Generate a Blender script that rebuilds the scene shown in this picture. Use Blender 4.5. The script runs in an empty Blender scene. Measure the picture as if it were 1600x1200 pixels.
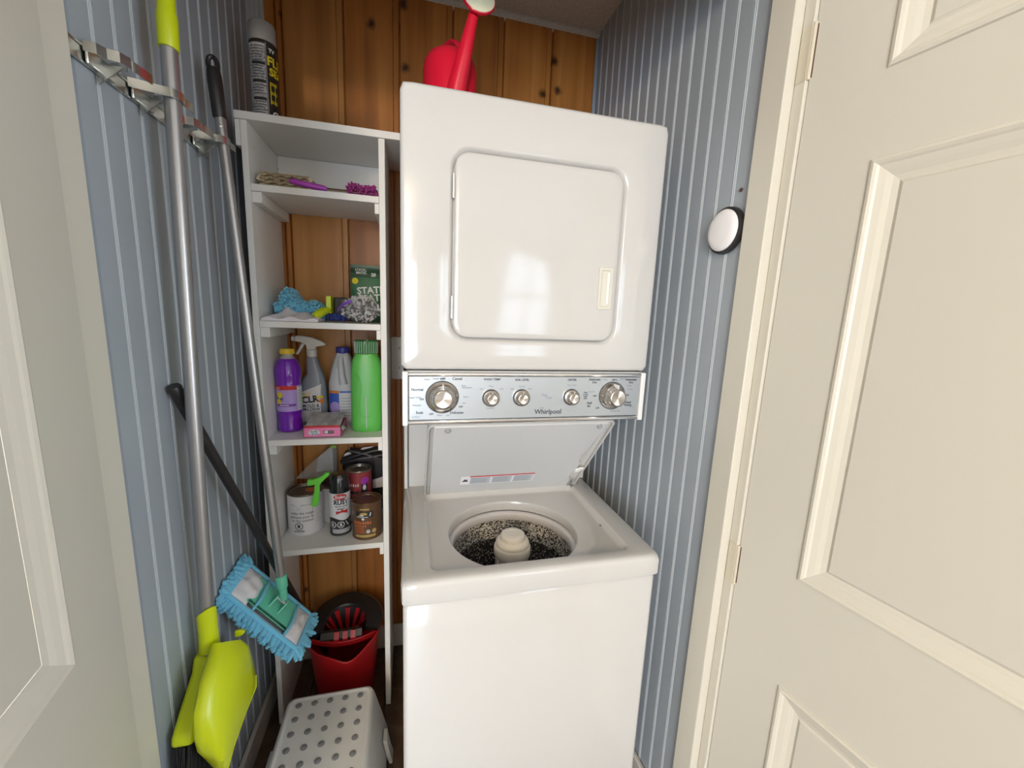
import bpy, bmesh, math, random
from mathutils import Vector, Matrix
R = math.radians
random.seed(7)
scn = bpy.context.scene
COL = scn.collection

# ------------------------------------------------------------------ camera
cam_d = bpy.data.cameras.new('camera'); cam = bpy.data.objects.new('camera', cam_d); COL.objects.link(cam)
cam_d.sensor_width = 36.0; cam_d.lens = 634.118 / 1600 * 36; cam_d.clip_start = 0.02
_r = Vector((0.9701, -0.2393, 0.0409)); _d = Vector((-0.0013, -0.1736, -0.9848)); _f = Vector((0.2427, 0.9553, -0.1687))
cam.matrix_world = Matrix(((_r.x, -_d.x, -_f.x, 0.0202), (_r.y, -_d.y, -_f.y, -0.7776), (_r.z, -_d.z, -_f.z, 1.3736), (0, 0, 0, 1)))
scn.camera = cam

# ------------------------------------------------------------------ world, lights, exposure
wd = bpy.data.worlds.new('daylight'); scn.world = wd; wd.use_nodes = True
wd.node_tree.nodes['Background'].inputs[0].default_value = (0.72, 0.85, 1.0, 1)
wd.node_tree.nodes['Background'].inputs[1].default_value = 1.6
def area(name, loc, rot, sx, sy, power, col):
    l = bpy.data.lights.new(name, 'AREA'); l.shape = 'RECTANGLE'; l.size = sx; l.size_y = sy; l.energy = power; l.color = col
    o = bpy.data.objects.new(name, l); COL.objects.link(o); o.location = loc; o.rotation_euler = rot; return o
area('window_daylight', (1.685, -5.10, 1.445), (R(90), 0, 0), 0.80, 1.48, 15, (0.74, 0.86, 1.0))
area('rear_fill', (-1.45, -5.10, 1.05), (R(90), 0, 0), 2.0, 1.95, 165, (0.74, 0.86, 1.0))  # added fill from behind, kept out of the dryer's reflection
area('side_fill', (2.60, -2.3, 1.25), (0, R(90), 0), 1.7, 1.3, 52, (0.78, 0.88, 1.0))  # added fill from the right, brightens the left door
pl_ = bpy.data.lights.new('warm_fill', 'POINT'); pl_.energy = 115; pl_.color = (1.0, 0.79, 0.53); pl_.shadow_soft_size = .14  # added warm fill light, no fixture modelled
po_ = bpy.data.objects.new('warm_fill', pl_); COL.objects.link(po_); po_.location = (-.75, -3.0, 2.05)
vs = scn.view_settings
vs.view_transform = 'Standard'; vs.look = 'None'; vs.gamma = 1.0; vs.use_curve_mapping = False; vs.exposure = 0.13

# ------------------------------------------------------------------ materials
MATS = {}
def mat(name, col, rough=0.5, metal=0.0, bump=None, var=None, coat=0.0, trans=0.0, alpha=1.0, spec=None, sheen=0.0, aniso=0.0, ior=None):
    m = bpy.data.materials.new(name); m.use_nodes = True; nt = m.node_tree; b = nt.nodes['Principled BSDF']
    b.inputs['Base Color'].default_value = (*col, 1); b.inputs['Roughness'].default_value = rough; b.inputs['Metallic'].default_value = metal
    if coat: b.inputs['Coat Weight'].default_value = coat; b.inputs['Coat Roughness'].default_value = 0.08
    if trans: b.inputs['Transmission Weight'].default_value = trans
    if ior: b.inputs['IOR'].default_value = ior
    if alpha < 1: b.inputs['Alpha'].default_value = alpha
    if spec is not None: b.inputs['Specular IOR Level'].default_value = spec
    if sheen: b.inputs['Sheen Weight'].default_value = sheen
    if aniso:
        b.inputs['Anisotropic'].default_value = aniso
        tn = nt.nodes.new('ShaderNodeTangent'); tn.direction_type = 'RADIAL'; tn.axis = 'Y'; nt.links.new(tn.outputs[0], b.inputs['Tangent'])
    tc = nt.nodes.new('ShaderNodeTexCoord')
    if var:      # (scale, amount)
        n = nt.nodes.new('ShaderNodeTexNoise'); n.inputs['Scale'].default_value = var[0]; n.inputs['Detail'].default_value = 4
        nt.links.new(tc.outputs['Object'], n.inputs['Vector'])
        r = nt.nodes.new('ShaderNodeValToRGB')
        a = var[1]
        r.color_ramp.elements[0].position = 0.3; r.color_ramp.elements[1].position = 0.7
        r.color_ramp.elements[0].color = (*[c * (1 - a) for c in col], 1); r.color_ramp.elements[1].color = (*[min(1, c * (1 + a)) for c in col], 1)
        nt.links.new(n.outputs['Fac'], r.inputs[0]); nt.links.new(r.outputs[0], b.inputs['Base Color'])
    if bump:     # (scale, strength)
        n = nt.nodes.new('ShaderNodeTexNoise'); n.inputs['Scale'].default_value = bump[0]; n.inputs['Detail'].default_value = 3
        nt.links.new(tc.outputs['Object'], n.inputs['Vector'])
        bp = nt.nodes.new('ShaderNodeBump'); bp.inputs['Strength'].default_value = bump[1]; bp.inputs['Distance'].default_value = 0.002
        nt.links.new(n.outputs['Fac'], bp.inputs['Height']); nt.links.new(bp.outputs[0], b.inputs['Normal'])
    MATS[name] = m
    return m

def wood_mat(name, dark, mid, light, knots=True, rough=0.42):
    m = bpy.data.materials.new(name); m.use_nodes = True; nt = m.node_tree; N = nt.nodes; L = nt.links; b = N['Principled BSDF']
    tc = N.new('ShaderNodeTexCoord'); oi = N.new('ShaderNodeObjectInfo')
    off = N.new('ShaderNodeVectorMath'); off.operation = 'MULTIPLY_ADD'
    cb = N.new('ShaderNodeCombineXYZ')
    for i, k in enumerate((3.7, 9.1, 23.0)):
        mm = N.new('ShaderNodeMath'); mm.operation = 'MULTIPLY'; mm.inputs[1].default_value = k; L.new(oi.outputs['Random'], mm.inputs[0]); L.new(mm.outputs[0], cb.inputs[i])
    off.inputs[1].default_value = (1, 1, 1); L.new(tc.outputs['Object'], off.inputs[0]); L.new(cb.outputs[0], off.inputs[2])
    def mapping(sc):
        mp = N.new('ShaderNodeMapping'); mp.inputs['Scale'].default_value = sc; L.new(off.outputs[0], mp.inputs[0]); return mp
    # knots bend the grain
    vo = N.new('ShaderNodeTexVoronoi'); vo.inputs['Scale'].default_value = 1.0; vo.voronoi_dimensions = '2D'
    sx_ = N.new('ShaderNodeSeparateXYZ'); L.new(mapping((6.0, 1, 5.2)).outputs[0], sx_.inputs[0]); cx_ = N.new('ShaderNodeCombineXYZ'); L.new(sx_.outputs[0], cx_.inputs[0]); L.new(sx_.outputs[2], cx_.inputs[1]); nd_ = N.new('ShaderNodeTexNoise'); nd_.inputs['Scale'].default_value = 26; L.new(off.outputs[0], nd_.inputs['Vector'])
    ds_ = N.new('ShaderNodeVectorMath'); ds_.operation = 'MULTIPLY_ADD'; ds_.inputs[1].default_value = (.16, .16, 0); L.new(nd_.outputs['Color'], ds_.inputs[0]); L.new(cx_.outputs[0], ds_.inputs[2]); L.new(ds_.outputs[0], vo.inputs['Vector'])
    n1 = N.new('ShaderNodeTexNoise'); n1.inputs['Scale'].default_value = 1; n1.inputs['Detail'].default_value = 5; n1.inputs['Distortion'].default_value = 0.6
    L.new(mapping((22, 22, 1.1)).outputs[0], n1.inputs['Vector'])
    n2 = N.new('ShaderNodeTexNoise'); n2.inputs['Scale'].default_value = 1; n2.inputs['Detail'].default_value = 2
    L.new(mapping((5, 5, 2.2)).outputs[0], n2.inputs['Vector'])
    mx = N.new('ShaderNodeMix'); mx.inputs[0].default_value = 0.45; L.new(n1.outputs['Fac'], mx.inputs[2]); L.new(n2.outputs['Fac'], mx.inputs[3])
    rp = N.new('ShaderNodeValToRGB'); e = rp.color_ramp.elements
    e[0].position = 0.30; e[0].color = (*dark, 1); e[1].position = 0.70; e[1].color = (*light, 1); k = e.new(0.5); k.color = (*mid, 1)
    L.new(mx.outputs[0], rp.inputs[0])
    last = rp.outputs[0]
    if knots:
        kr = N.new('ShaderNodeValToRGB'); ke = kr.color_ramp.elements
        ke[0].position = 0.03; ke[0].color = (1, 1, 1, 1); ke[1].position = 0.105; ke[1].color = (0, 0, 0, 1)
        L.new(vo.outputs['Distance'], kr.inputs[0])
        sc_ = N.new('ShaderNodeSeparateColor'); L.new(vo.outputs['Color'], sc_.inputs[0])
        th_ = N.new('ShaderNodeMath'); th_.operation = 'GREATER_THAN'; th_.inputs[1].default_value = .52; L.new(sc_.outputs[0], th_.inputs[0])
        mu_ = N.new('ShaderNodeMath'); mu_.operation = 'MULTIPLY'; L.new(kr.outputs[0], mu_.inputs[0]); L.new(th_.outputs[0], mu_.inputs[1])
        km = N.new('ShaderNodeMix'); km.data_type = 'RGBA'; L.new(mu_.outputs[0], km.inputs[0]); L.new(last, km.inputs[6]); km.inputs[7].default_value = (dark[0] * .22, dark[1] * .26, dark[2] * .4, 1)
        last = km.outputs[2]
    L.new(last, b.inputs['Base Color']); b.inputs['Roughness'].default_value = rough
    bp = N.new('ShaderNodeBump'); bp.inputs['Strength'].default_value = 0.12; bp.inputs['Distance'].default_value = 0.002
    L.new(n1.outputs['Fac'], bp.inputs['Height']); L.new(bp.outputs[0], b.inputs['Normal'])
    MATS[name] = m; return m

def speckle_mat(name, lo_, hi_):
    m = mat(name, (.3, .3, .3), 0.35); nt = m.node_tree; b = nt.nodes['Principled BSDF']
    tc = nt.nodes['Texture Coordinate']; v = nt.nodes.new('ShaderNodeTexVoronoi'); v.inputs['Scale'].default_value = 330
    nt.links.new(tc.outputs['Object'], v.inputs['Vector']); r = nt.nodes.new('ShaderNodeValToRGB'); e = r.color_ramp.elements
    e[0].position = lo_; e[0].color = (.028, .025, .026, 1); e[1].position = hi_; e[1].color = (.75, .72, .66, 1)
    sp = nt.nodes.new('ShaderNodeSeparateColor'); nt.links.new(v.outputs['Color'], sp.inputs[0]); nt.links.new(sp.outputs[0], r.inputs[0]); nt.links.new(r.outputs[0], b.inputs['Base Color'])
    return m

mat('enamel', (.57, .555, .535), .10, coat=.3, bump=(30, .012))
mat('enamel_dull', (.60, .60, .595), .35)
mat('plastic_white', (.78, .775, .75), .35)
mat('plastic_cream', (.66, .63, .55), .35)
mat('ring_grey', (.62, .60, .60), .4)
mat('agitator_plastic', (.70, .655, .58), .4)
mat('gap_dark', (.06, .055, .05), .6)
mat('console_silver', (.50, .53, .55), .36, metal=.7, bump=(300, .02))
mat('chrome_trim', (.85, .85, .86), .18, metal=1.0)
mat('knob_side', (.62, .57, .52), .22, metal=1.0)
mat('knob_face', (.74, .68, .62), .36, metal=1.0, aniso=1.0)
mat('ink_dark', (.05, .055, .07), .6)
mat('ink_grey', (.30, .33, .38), .6)
mat('ink_white', (.85, .85, .85), .6)
mat('ink_yellow', (.85, .68, .02), .5)
mat('ink_red', (.62, .03, .03), .5)
mat('ink_blue', (.05, .08, .35), .5)
mat('ink_green', (.35, .62, .08), .5)
mat('ink_orange', (.82, .25, .04), .5)
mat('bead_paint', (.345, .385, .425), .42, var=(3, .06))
mat('bead_ridge', (.55, .59, .62), .38)  # lighter than the boards: highlights on the beads put into the colour
mat('cream_paint', (.60, .57, .495), .38, bump=(140, .05))
mat('cream_trim', (.64, .605, .52), .36)
mat('shelf_white', (.86, .85, .825), .45, var=(4, .03))
mat('hall_paint', (.80, .76, .68), .7)
mat('ceiling_stipple', (.66, .63, .58), .9, bump=(260, 1.0), var=(220, .18))
mat('base_paint', (.62, .585, .54), .45)
wood_mat('pine', (.26, .085, .014), (.47, .172, .033), (.64, .28, .068))
wood_mat('pine_pale', (.32, .13, .03), (.52, .23, .060), (.68, .34, .11))
wood_mat('laminate', (.055, .032, .02), (.10, .06, .037), (.16, .10, .065), knots=False, rough=.35)
mat('aluminium_pole', (.42, .415, .42), .34, metal=.75)
mat('steel_clip', (.62, .63, .60), .27, metal=1.0)
mat('lime', (.62, .72, .010), .30)
mat('black_plastic', (.022, .020, .020), .38)
mat('black_gloss', (.012, .012, .016), .10, coat=.6)
mat('bristle_black', (.02, .02, .022), .6)
mat('chenille_blue', (.19, .60, .85), .85, sheen=.4)
mat('pocket_white', (.80, .78, .80), .8, bump=(90, .15))
mat('mint', (.16, .66, .47), .38)
mat('red_bucket', (.50, .012, .018), .33)
mat('red_can', (.66, .010, .035), .25)
mat('cream_rose', (.80, .78, .55), .5)
mat('stool_white', (.76, .75, .73), .40)
mat('stool_dot', (.26, .26, .27), .7)
speckle_mat('tub_enamel', .42, .62); speckle_mat('tub_enamel_shade', .80, .96)  # second speckle is darker: shade deep in the tub put into its colour
mat('grey_plastic', (.35, .35, .36), .5)
mat('grey_pale', (.55, .57, .60), .5)
mat('lamp_white', (.86, .84, .85), .45)
mat('purple_liquid', (.20, .015, .52), .10, coat=.5)
mat('purple_label', (.50, .36, .80), .4)
mat('purple_deep', (.20, .06, .45), .4)
mat('clear_plastic', (.85, .87, .90), .10, alpha=.26)
mat('clear_film', (.85, .87, .90), .06, alpha=.10)
mat('clear_neck', (.72, .70, .74), .15, alpha=.6)
mat('clr_grey', (.30, .335, .40), .22)
mat('label_white', (.80, .80, .83), .4)
mat('bleach_white', (.66, .67, .70), .35)
mat('blue_cap', (.045, .055, .30), .35)
mat('label_blue', (.05, .13, .62), .4)
mat('yellow_cap', (.86, .60, .04), .35)
mat('detergent_green', (.13, .55, .10), .33)
mat('detergent_cap', (.10, .27, .09), .18, alpha=.82)
mat('pink_box', (.86, .23, .46), .45)
mat('silver_foil', (.55, .52, .52), .35, var=(40, .35))
mat('green_scraper', (.17, .72, .07), .33)
mat('tin_lid', (.22, .19, .16), .35, metal=.8)
mat('tin_rim', (.45, .43, .40), .3, metal=.9)
mat('rust_orange', (.70, .17, .06), .6)
mat('brown_tin', (.155, .085, .045), .3, metal=.3)
mat('brown_gold', (.50, .36, .12), .4)
mat('brick_red', (.36, .05, .055), .45)
mat('dark_label', (.03, .03, .03), .5)
mat('can_text_grey', (.42, .42, .43), .5, var=(260, .45))
mat('can_cap', (.40, .39, .38), .3, alpha=.75)
mat('bag_black', (.025, .022, .024), .35)
mat('static_green', (.05, .17, .075), .4, var=(25, .25))
mat('static_dark', (.025, .08, .035), .4)
mat('weave_beige', (.66, .56, .38), .9)
mat('weave_tan', (.42, .33, .20), .9)
mat('magenta_handle', (.45, .06, .50), .35)
mat('magenta_fluff', (.36, .045, .24), .85)
mat('linen_white', (.84, .80, .86), .85, bump=(60, .12))
mat('clip_black', (.02, .018, .018), .5)
mat('glass_pane', (1, 1, 1), .02, trans=1.0, ior=1.01)
mat('shred_white', (.75, .73, .72), .7)
mat('shred_dark', (.10, .09, .09), .7)
mat('wire_grey', (.30, .29, .25), .4, metal=.6)
mat('nail_dark', (.10, .05, .04), .6)
mat('hinge_cream', (.66, .60, .48), .35, metal=.2)

# ------------------------------------------------------------------ mesh helpers
def BM(): return bmesh.new()
def box(bm, x0, x1, y0, y1, z0, z1, M=None, mi=0):
    v = [bm.verts.new((x, y, z)) for x in (x0, x1) for y in (y0, y1) for z in (z0, z1)]
    if M: 
        for a in v: a.co = M @ a.co
    for f in ((0, 1, 3, 2), (4, 6, 7, 5), (0, 4, 5, 1), (2, 3, 7, 6), (0, 2, 6, 4), (1, 5, 7, 3)):
        bm.faces.new([v[i] for i in f]).material_index = mi
    return v
def loft(bm, loops, close=True, cap0=False, cap1=False, mi=0):
    V = [[bm.verts.new(p) for p in l] for l in loops]
    n = len(V[0])
    for a, b in zip(V, V[1:]):
        for i in range(n if close else n - 1):
            j = (i + 1) % n
            try: bm.faces.new((a[i], a[j], b[j], b[i])).material_index = mi
            except ValueError: pass
    if cap0: bm.faces.new(V[0][::-1]).material_index = mi
    if cap1: bm.faces.new(V[-1]).material_index = mi
    return V
def frame_of(axis):
    a = Vector(axis).normalized(); u = a.orthogonal().normalized(); w = a.cross(u); return a, u, w
def lathe(bm, c, prof, axis=(0, 0, 1), seg=32, cap0=True, cap1=True, sx=1.0, sy=1.0, mi=0):
    c = Vector(c); a = Vector(axis).normalized()
    if abs(a.z) > .999: u, w = Vector((1, 0, 0)), Vector((0, 1, 0))
    else: u = a.orthogonal().normalized(); w = a.cross(u)
    loops = [[c + a * h + u * (r * sx * math.cos(2 * math.pi * i / seg)) + w * (r * sy * math.sin(2 * math.pi * i / seg)) for i in range(seg)] for r, h in prof]
    return loft(bm, loops, True, cap0, cap1, mi)
def tube(bm, pts, rad, seg=12, cap=True, mi=0, flat=1.0):
    pts = [Vector(p) for p in pts]; n = len(pts)
    if not isinstance(rad, (list, tuple)): rad = [rad] * n
    loops = []; u = None
    for i, p in enumerate(pts):
        t = (pts[min(i + 1, n - 1)] - pts[max(i - 1, 0)]).normalized()
        if u is None: u = t.orthogonal().normalized()
        else: u = (u - t * u.dot(t)).normalized()
        w = t.cross(u)
        loops.append([p + u * rad[i] * math.cos(2 * math.pi * k / seg) + w * rad[i] * flat * math.sin(2 * math.pi * k / seg) for k in range(seg)])
    return loft(bm, loops, True, cap, cap, mi)
def prism(bm, pts, f0, f1, mi=0):
    """pts: 2D outline; f0, f1 map a 2D point to the two 3D faces"""
    return loft(bm, [[f0(*p) for p in pts], [f1(*p) for p in pts]], True, True, True, mi)
def rrect(x0, x1, y0, y1, r, k=5):
    o = []
    for cx, cy, a in ((x1 - r, y1 - r, 0), (x0 + r, y1 - r, 90), (x0 + r, y0 + r, 180), (x1 - r, y0 + r, 270)):
        for i in range(k + 1):
            t = R(a + 90 * i / k); o.append((cx + r * math.cos(t), cy + r * math.sin(t)))
    return o
def polar(inside, c, N, rmax=1.5, ang0=0.0):
    """boundary of a star-shaped region sampled around c"""
    out = []
    for i in range(N):
        t = ang0 + 2 * math.pi * i / N; d = (math.cos(t), math.sin(t)); lo, hi = 0, rmax
        for _ in range(34):
            m = (lo + hi) / 2
            if inside(c[0] + d[0] * m, c[1] + d[1] * m): lo = m
            else: hi = m
        out.append((c[0] + d[0] * lo, c[1] + d[1] * lo))
    return out
def in_rr(x0, x1, y0, y1, r):
    def f(x, y):
        dx = max(x0 + r - x, x - x1 + r, 0); dy = max(y0 + r - y, y - y1 + r, 0)
        return dx * dx + dy * dy <= r * r and x0 <= x <= x1 and y0 <= y <= y1
    return f
def emit(name, bm, mats, parent=None, bevel=0.0, smooth=False, world=True, seg=2):
    bmesh.ops.recalc_face_normals(bm, faces=bm.faces)
    me = bpy.data.meshes.new(name)
    if parent is not None and world:
        bm.transform(root_world(parent).inverted())
    bm.to_mesh(me); bm.free()
    for m in (mats if isinstance(mats, (list, tuple)) else [mats]): me.materials.append(MATS[m])
    o = bpy.data.objects.new(name, me); COL.objects.link(o)
    if parent is not None: o.parent = parent
    if smooth:
        me.shade_auto_smooth(use_auto_smooth=True, angle=R(38)) if hasattr(me, 'shade_auto_smooth') else None
        for p in me.polygons: p.use_smooth = True
        try: me.set_sharp_from_angle(angle=R(38))
        except Exception: pass
    if bevel:
        md = o.modifiers.new('bevel', 'BEVEL'); md.width = bevel; md.segments = seg; md.limit_method = 'ANGLE'; md.angle_limit = R(40)
        for p in me.polygons: p.use_smooth = True
        try: me.set_sharp_from_angle(angle=R(38))
        except Exception: pass
    return o
def root_world(o):
    m = o.matrix_basis.copy()
    p = o.parent
    while p is not None: m = p.matrix_basis @ m; p = p.parent
    return m
def tag(o, label, cat, group=None, kind=None):
    o['label'] = label; o['category'] = cat
    if group: o['group'] = group
    if kind: o['kind'] = kind
    return o
def thing(name, label, cat, loc, group=None):
    o = bpy.data.objects.new(name, None); COL.objects.link(o); o.location = loc; o.empty_display_size = .05
    return tag(o, label, cat, group)
def structure(name, bm, m, label=None, **k):
    o = emit(name, bm, m, **k); o['kind'] = 'structure'
    if label: o['label'] = label
    return o
def ghost(o, parent, loc):           # copy that shares mesh data
    c = o.copy(); COL.objects.link(c); c.parent = parent; c.location = loc; return c

_txt = {}
def text_geo(s, size, bold=0.0):
    cu = bpy.data.curves.new('t', 'FONT'); cu.body = s; cu.size = size; cu.align_x = 'CENTER'; cu.align_y = 'CENTER'; cu.resolution_u = 2; cu.offset = bold
    ob = bpy.data.objects.new('t', cu); COL.objects.link(ob); bpy.context.view_layer.update()
    dg = bpy.context.evaluated_depsgraph_get()
    me = bpy.data.meshes.new_from_object(ob.evaluated_get(dg))
    vs_ = [v.co.copy() for v in me.vertices]; fs = [tuple(p.vertices) for p in me.polygons]
    bpy.data.objects.remove(ob); bpy.data.curves.remove(cu); bpy.data.meshes.remove(me)
    return vs_, fs
def put_text(bm, s, size, fn, bold=0.0, mi=0, at=(0, 0), sx=1.0, rot=0.0):
    V, F = text_geo(s, size, bold)
    c, sn = math.cos(rot), math.sin(rot)
    vv = [bm.verts.new(fn(at[0] + (v.x * c - v.y * sn) * sx, at[1] + v.x * sn + v.y * c)) for v in V]
    for f in F:
        try: bm.faces.new([vv[i] for i in f]).material_index = mi
        except ValueError: pass
def patch(bm, s0, s1, t0, t1, fn, nx=8, nt=1, mi=0):
    V = [[bm.verts.new(fn(s0 + (s1 - s0) * i / nx, t0 + (t1 - t0) * j / nt)) for i in range(nx + 1)] for j in range(nt + 1)]
    for j in range(nt):
        for i in range(nx): bm.faces.new((V[j][i], V[j][i + 1], V[j + 1][i + 1], V[j + 1][i])).material_index = mi
def poly(bm, pts, fn, mi=0):
    cx_ = sum(p[0] for p in pts) / len(pts); cy_ = sum(p[1] for p in pts) / len(pts); n = len(pts)
    prev = None
    for k in (.25, .5, .75, 1.0):
        cur = [bm.verts.new(fn(cx_ + (p[0] - cx_) * k, cy_ + (p[1] - cy_) * k)) for p in pts]
        if prev is None: bm.faces.new(cur).material_index = mi
        else:
            for q in range(n): bm.faces.new((prev[q], prev[(q + 1) % n], cur[(q + 1) % n], cur[q])).material_index = mi
        prev = cur
def cyl_map(c, r, phi, e=.0006, rfun=None):
    def f(s, t, k=0):
        rr = (rfun(t) if rfun else r) + e; a = R(phi) + s / r
        return (c[0] + rr * math.cos(a), c[1] + rr * math.sin(a), c[2] + t)
    return f
def y_map(y): return lambda s, t: (s, y, t)
def disc_pts(cx, cy, r, n=20, ry=None): return [(cx + r * math.cos(2 * math.pi * i / n), cy + (ry or r) * math.sin(2 * math.pi * i / n)) for i in range(n)]

# ================================================================== SETTING
XL, XR, YB, ZC = -0.46, 0.69, 0.78, 2.385
# floor: closet planks plus hall planks
b = BM(); box(b, -3.0, 3.0, -5.2, YB + .02, -.06, -.012); floor = structure('floor', b, 'laminate', 'dark brown laminate floor')
b = BM(); box(b, .0, .128, 0, 1.2, -.012, 0); p0 = emit('plank', b, 'laminate', floor, bevel=.0015)
p0.location = (XL, -.42, 0)
for i in range(1, 9): ghost(p0, floor, (XL + .13 * i, -.42 - .31 * (i % 2), 0)).location.y = -.42
b = BM(); box(b, -3, 3, -5.2, YB + .02, ZC, ZC + .05); structure('ceiling', b, 'ceiling_stipple', 'stippled off-white ceiling')
b = BM(); prism(b, [(0, 0), (.022, 0), (.022, .006), (.006, .022), (0, .022)], lambda s, t: (XL, YB - s, ZC - t), lambda s, t: (XR, YB - s, ZC - t))
structure('trim_1', b, 'ceiling_stipple', 'small cove strip where ceiling meets the pine wall')
# back wall: pine planks
b = BM(); box(b, XL - .05, XR + .05, YB, YB + .05, 0, ZC); wb = structure('wall_back', b, 'pine', 'varnished knotty pine plank back wall')
seams = [XL, -.379, -.361, -.184, -.013, .160, .335, .510, XR]
for i, (a, c) in enumerate(zip(seams, seams[1:])):
    b = BM(); w = c - a
    pr = [(0.0005, .012), (.0035, 0)]
    if w > .1: pr += [(w - .022, 0), (w - .0205, .003), (w - .019, 0)]
    pr += [(w - .0035, 0), (w - .0005, .012)]
    prism(b, pr, lambda s, t: (s, t - .012, 0), lambda s, t: (s, t - .012, ZC))
    o = emit('plank', b, 'pine_pale' if i in (2,) else 'pine', wb, world=False); o.location = (a, YB, 0)
# side walls: beadboard
def bead_wall(name, x, sgn, pitch, phase, y0, label):
    b = BM(); box(b, min(x, x + sgn * .05), max(x, x + sgn * .05), y0, YB, 0, ZC); w = structure(name, b, 'bead_paint', label)
    b = BM(); T = .007
    pr = [(0, T), (.0012, .001), (pitch - .0108, .001), (pitch - .0102, .003)]
    def rdg(c_): return [(c_ - .0015, .0028), (c_ - .0008, .0002), (c_ + .0008, .0002), (c_ + .0015, .0028)]
    prof = pr + rdg(pitch - .0081) + rdg(pitch - .0031) + [(pitch - .0008, .0045), (pitch - .0003, T)]
    L0 = [(-sgn * (T - t), s, 0) for s, t in prof]; L1 = [(-sgn * (T - t), s, ZC) for s, t in prof]
    V = loft(b, [L0, L1], False)
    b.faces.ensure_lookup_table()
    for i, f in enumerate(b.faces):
        if i in (4, 5, 6, 8, 9, 10): f.material_index = 1  # painted highlight on both ridges of each joint
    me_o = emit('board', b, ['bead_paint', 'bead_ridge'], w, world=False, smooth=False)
    y = phase
    while y - pitch > y0 - .02: y -= pitch
    first = True
    while y < YB - .002:
        if first: me_o.location = (x, y, 0); first = False
        else: ghost(me_o, w, (x, y, 0))
        y += pitch
    return w
bead_wall('wall_left', XL, -1, .0535, .068 + .0056 - .0535, .0, 'grey-blue beadboard side wall behind the broom and mop')
bead_wall('wall_right', XR, 1, .0485, .002 + .0056 - .0485, -.047, 'grey-blue beadboard side wall beside the laundry machine')
# corner strips
b = BM(); box(b, XL + .006, -.408, YB - .02, YB - .0125, 2.085, ZC - .02)
for k in range(3): tube(b, [(XL + .018 + .014 * k, YB - .0205, 2.085), (XL + .018 + .014 * k, YB - .0205, ZC - .02)], .0022, 6)
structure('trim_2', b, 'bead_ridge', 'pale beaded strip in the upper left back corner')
b = BM(); box(b, XR - .018, XR - .0065, YB - .022, YB - .0125, .0, ZC - .022); structure('trim_3', b, 'bead_paint', 'narrow grey-blue corner strip by the pine wall', bevel=.002)
# baseboards
b = BM(); box(b, XL + .0075, XL + .021, .0, YB - .013, 0, .085); structure('baseboard_left', b, 'base_paint', 'beige baseboard under the left beadboard', bevel=.004)
b = BM(); box(b, XR - .021, XR - .0075, -.0475, YB - .013, 0, .085); structure('baseboard_right', b, 'base_paint', 'beige baseboard under the right beadboard', bevel=.004)
b = BM(); box(b, XL + .022, XR - .022, YB - .025, YB - .0125, 0, .10); structure('baseboard_back', b, 'base_paint', 'pale baseboard under the pine wall', bevel=.004)
# front wall with the door opening
HZ = 2.06
b = BM(); box(b, -2.55, -.475, -.06, -.002, 0, ZC); structure('wall_front_left', b, 'hall_paint', 'hall wall left of the closet opening')
b = BM(); box(b, XR + .03, 2.55, -.125, -.047, 0, ZC); structure('wall_front_right', b, 'hall_paint', 'hall wall right of the closet opening')
b = BM(); box(b, -.475, XR + .03, -.125, -.045, HZ, ZC); structure('wall_front_top', b, 'hall_paint', 'hall wall above the closet opening')
b = BM(); box(b, -.475, -.447, -.066, .004, 0, HZ); structure('trim_4', b, 'cream_trim', 'cream door jamb beside the left beadboard', bevel=.0015)
b = BM(); box(b, .674, XR + .029, -.1045, -.048, 0, HZ); structure('trim_5', b, 'cream_trim', 'cream door jamb with stop beside the right beadboard', bevel=.002)
b = BM(); box(b, .694, XR + .029, -.127, -.1055, 0, HZ); structure('trim_6', b, 'cream_trim', 'cream hinge rabbet of the right door jamb', bevel=.001)

# doors: panelled
def door(name, origin, direction, sgn, panels, label, width=.56, height=2.03, th=.035):
    """local: u along door from hinge edge, w = thickness away from the visible face"""
    d = Vector((direction[0], direction[1], 0)).normalized()
    nrm = Vector((-d.y, d.x, 0)) * sgn      # out of the visible face
    o3 = Vector(origin)
    def P(u, z, w): q = o3 + d * u + nrm * w; return (q.x, q.y, z)
    th_ = thing(name, label, 'door', (origin[0], origin[1], 0)); th_['kind'] = 'structure'
    def bx(name_, u0, u1, z0, z1, w0, w1, m='cream_paint', bv=0):
        bb = BM(); loft(bb, [[P(u0, z0, w), P(u1, z0, w), P(u1, z1, w), P(u0, z1, w)] for w in (w0, w1)], True, True, True); return emit(name_, bb, m, th_, bevel=bv)
    u0, u1 = panels[0][0], panels[0][1]
    bx('stile', 0, u0, .012, height, -th, 0); bx('stile', u1, width, .012, height, -th, 0)
    zs = [.012] + [z for p in panels for z in (p[2], p[3])] + [height]
    for k in range(0, len(zs), 2): bx('rail', u0, u1, zs[k], zs[k + 1], -th, 0)
    for (a, c, z0, z1) in panels:
        bb = BM()
        def loop(i, w): return [P(a + i, z0 + i, w), P(c - i, z0 + i, w), P(c - i, z1 - i, w), P(a + i, z1 - i, w)]
        loft(bb, [loop(0, -.004), loop(0, 0), loop(.0015, .0035), loop(.006, .005), loop(.010, .003), loop(.013, .0005), loop(.022, -.0025), loop(.030, -.006), loop(.038, -.0078), loop(.0405, -.0065)], True)
        emit('moulding', bb, 'cream_trim', th_)
        bb = BM(); loft(bb, [loop(.040, -th + .004), loop(.040, -.0075), loop(.043, -.0062)], True, True, True); emit('panel', bb, 'cream_paint', th_)
    return th_, P
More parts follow.
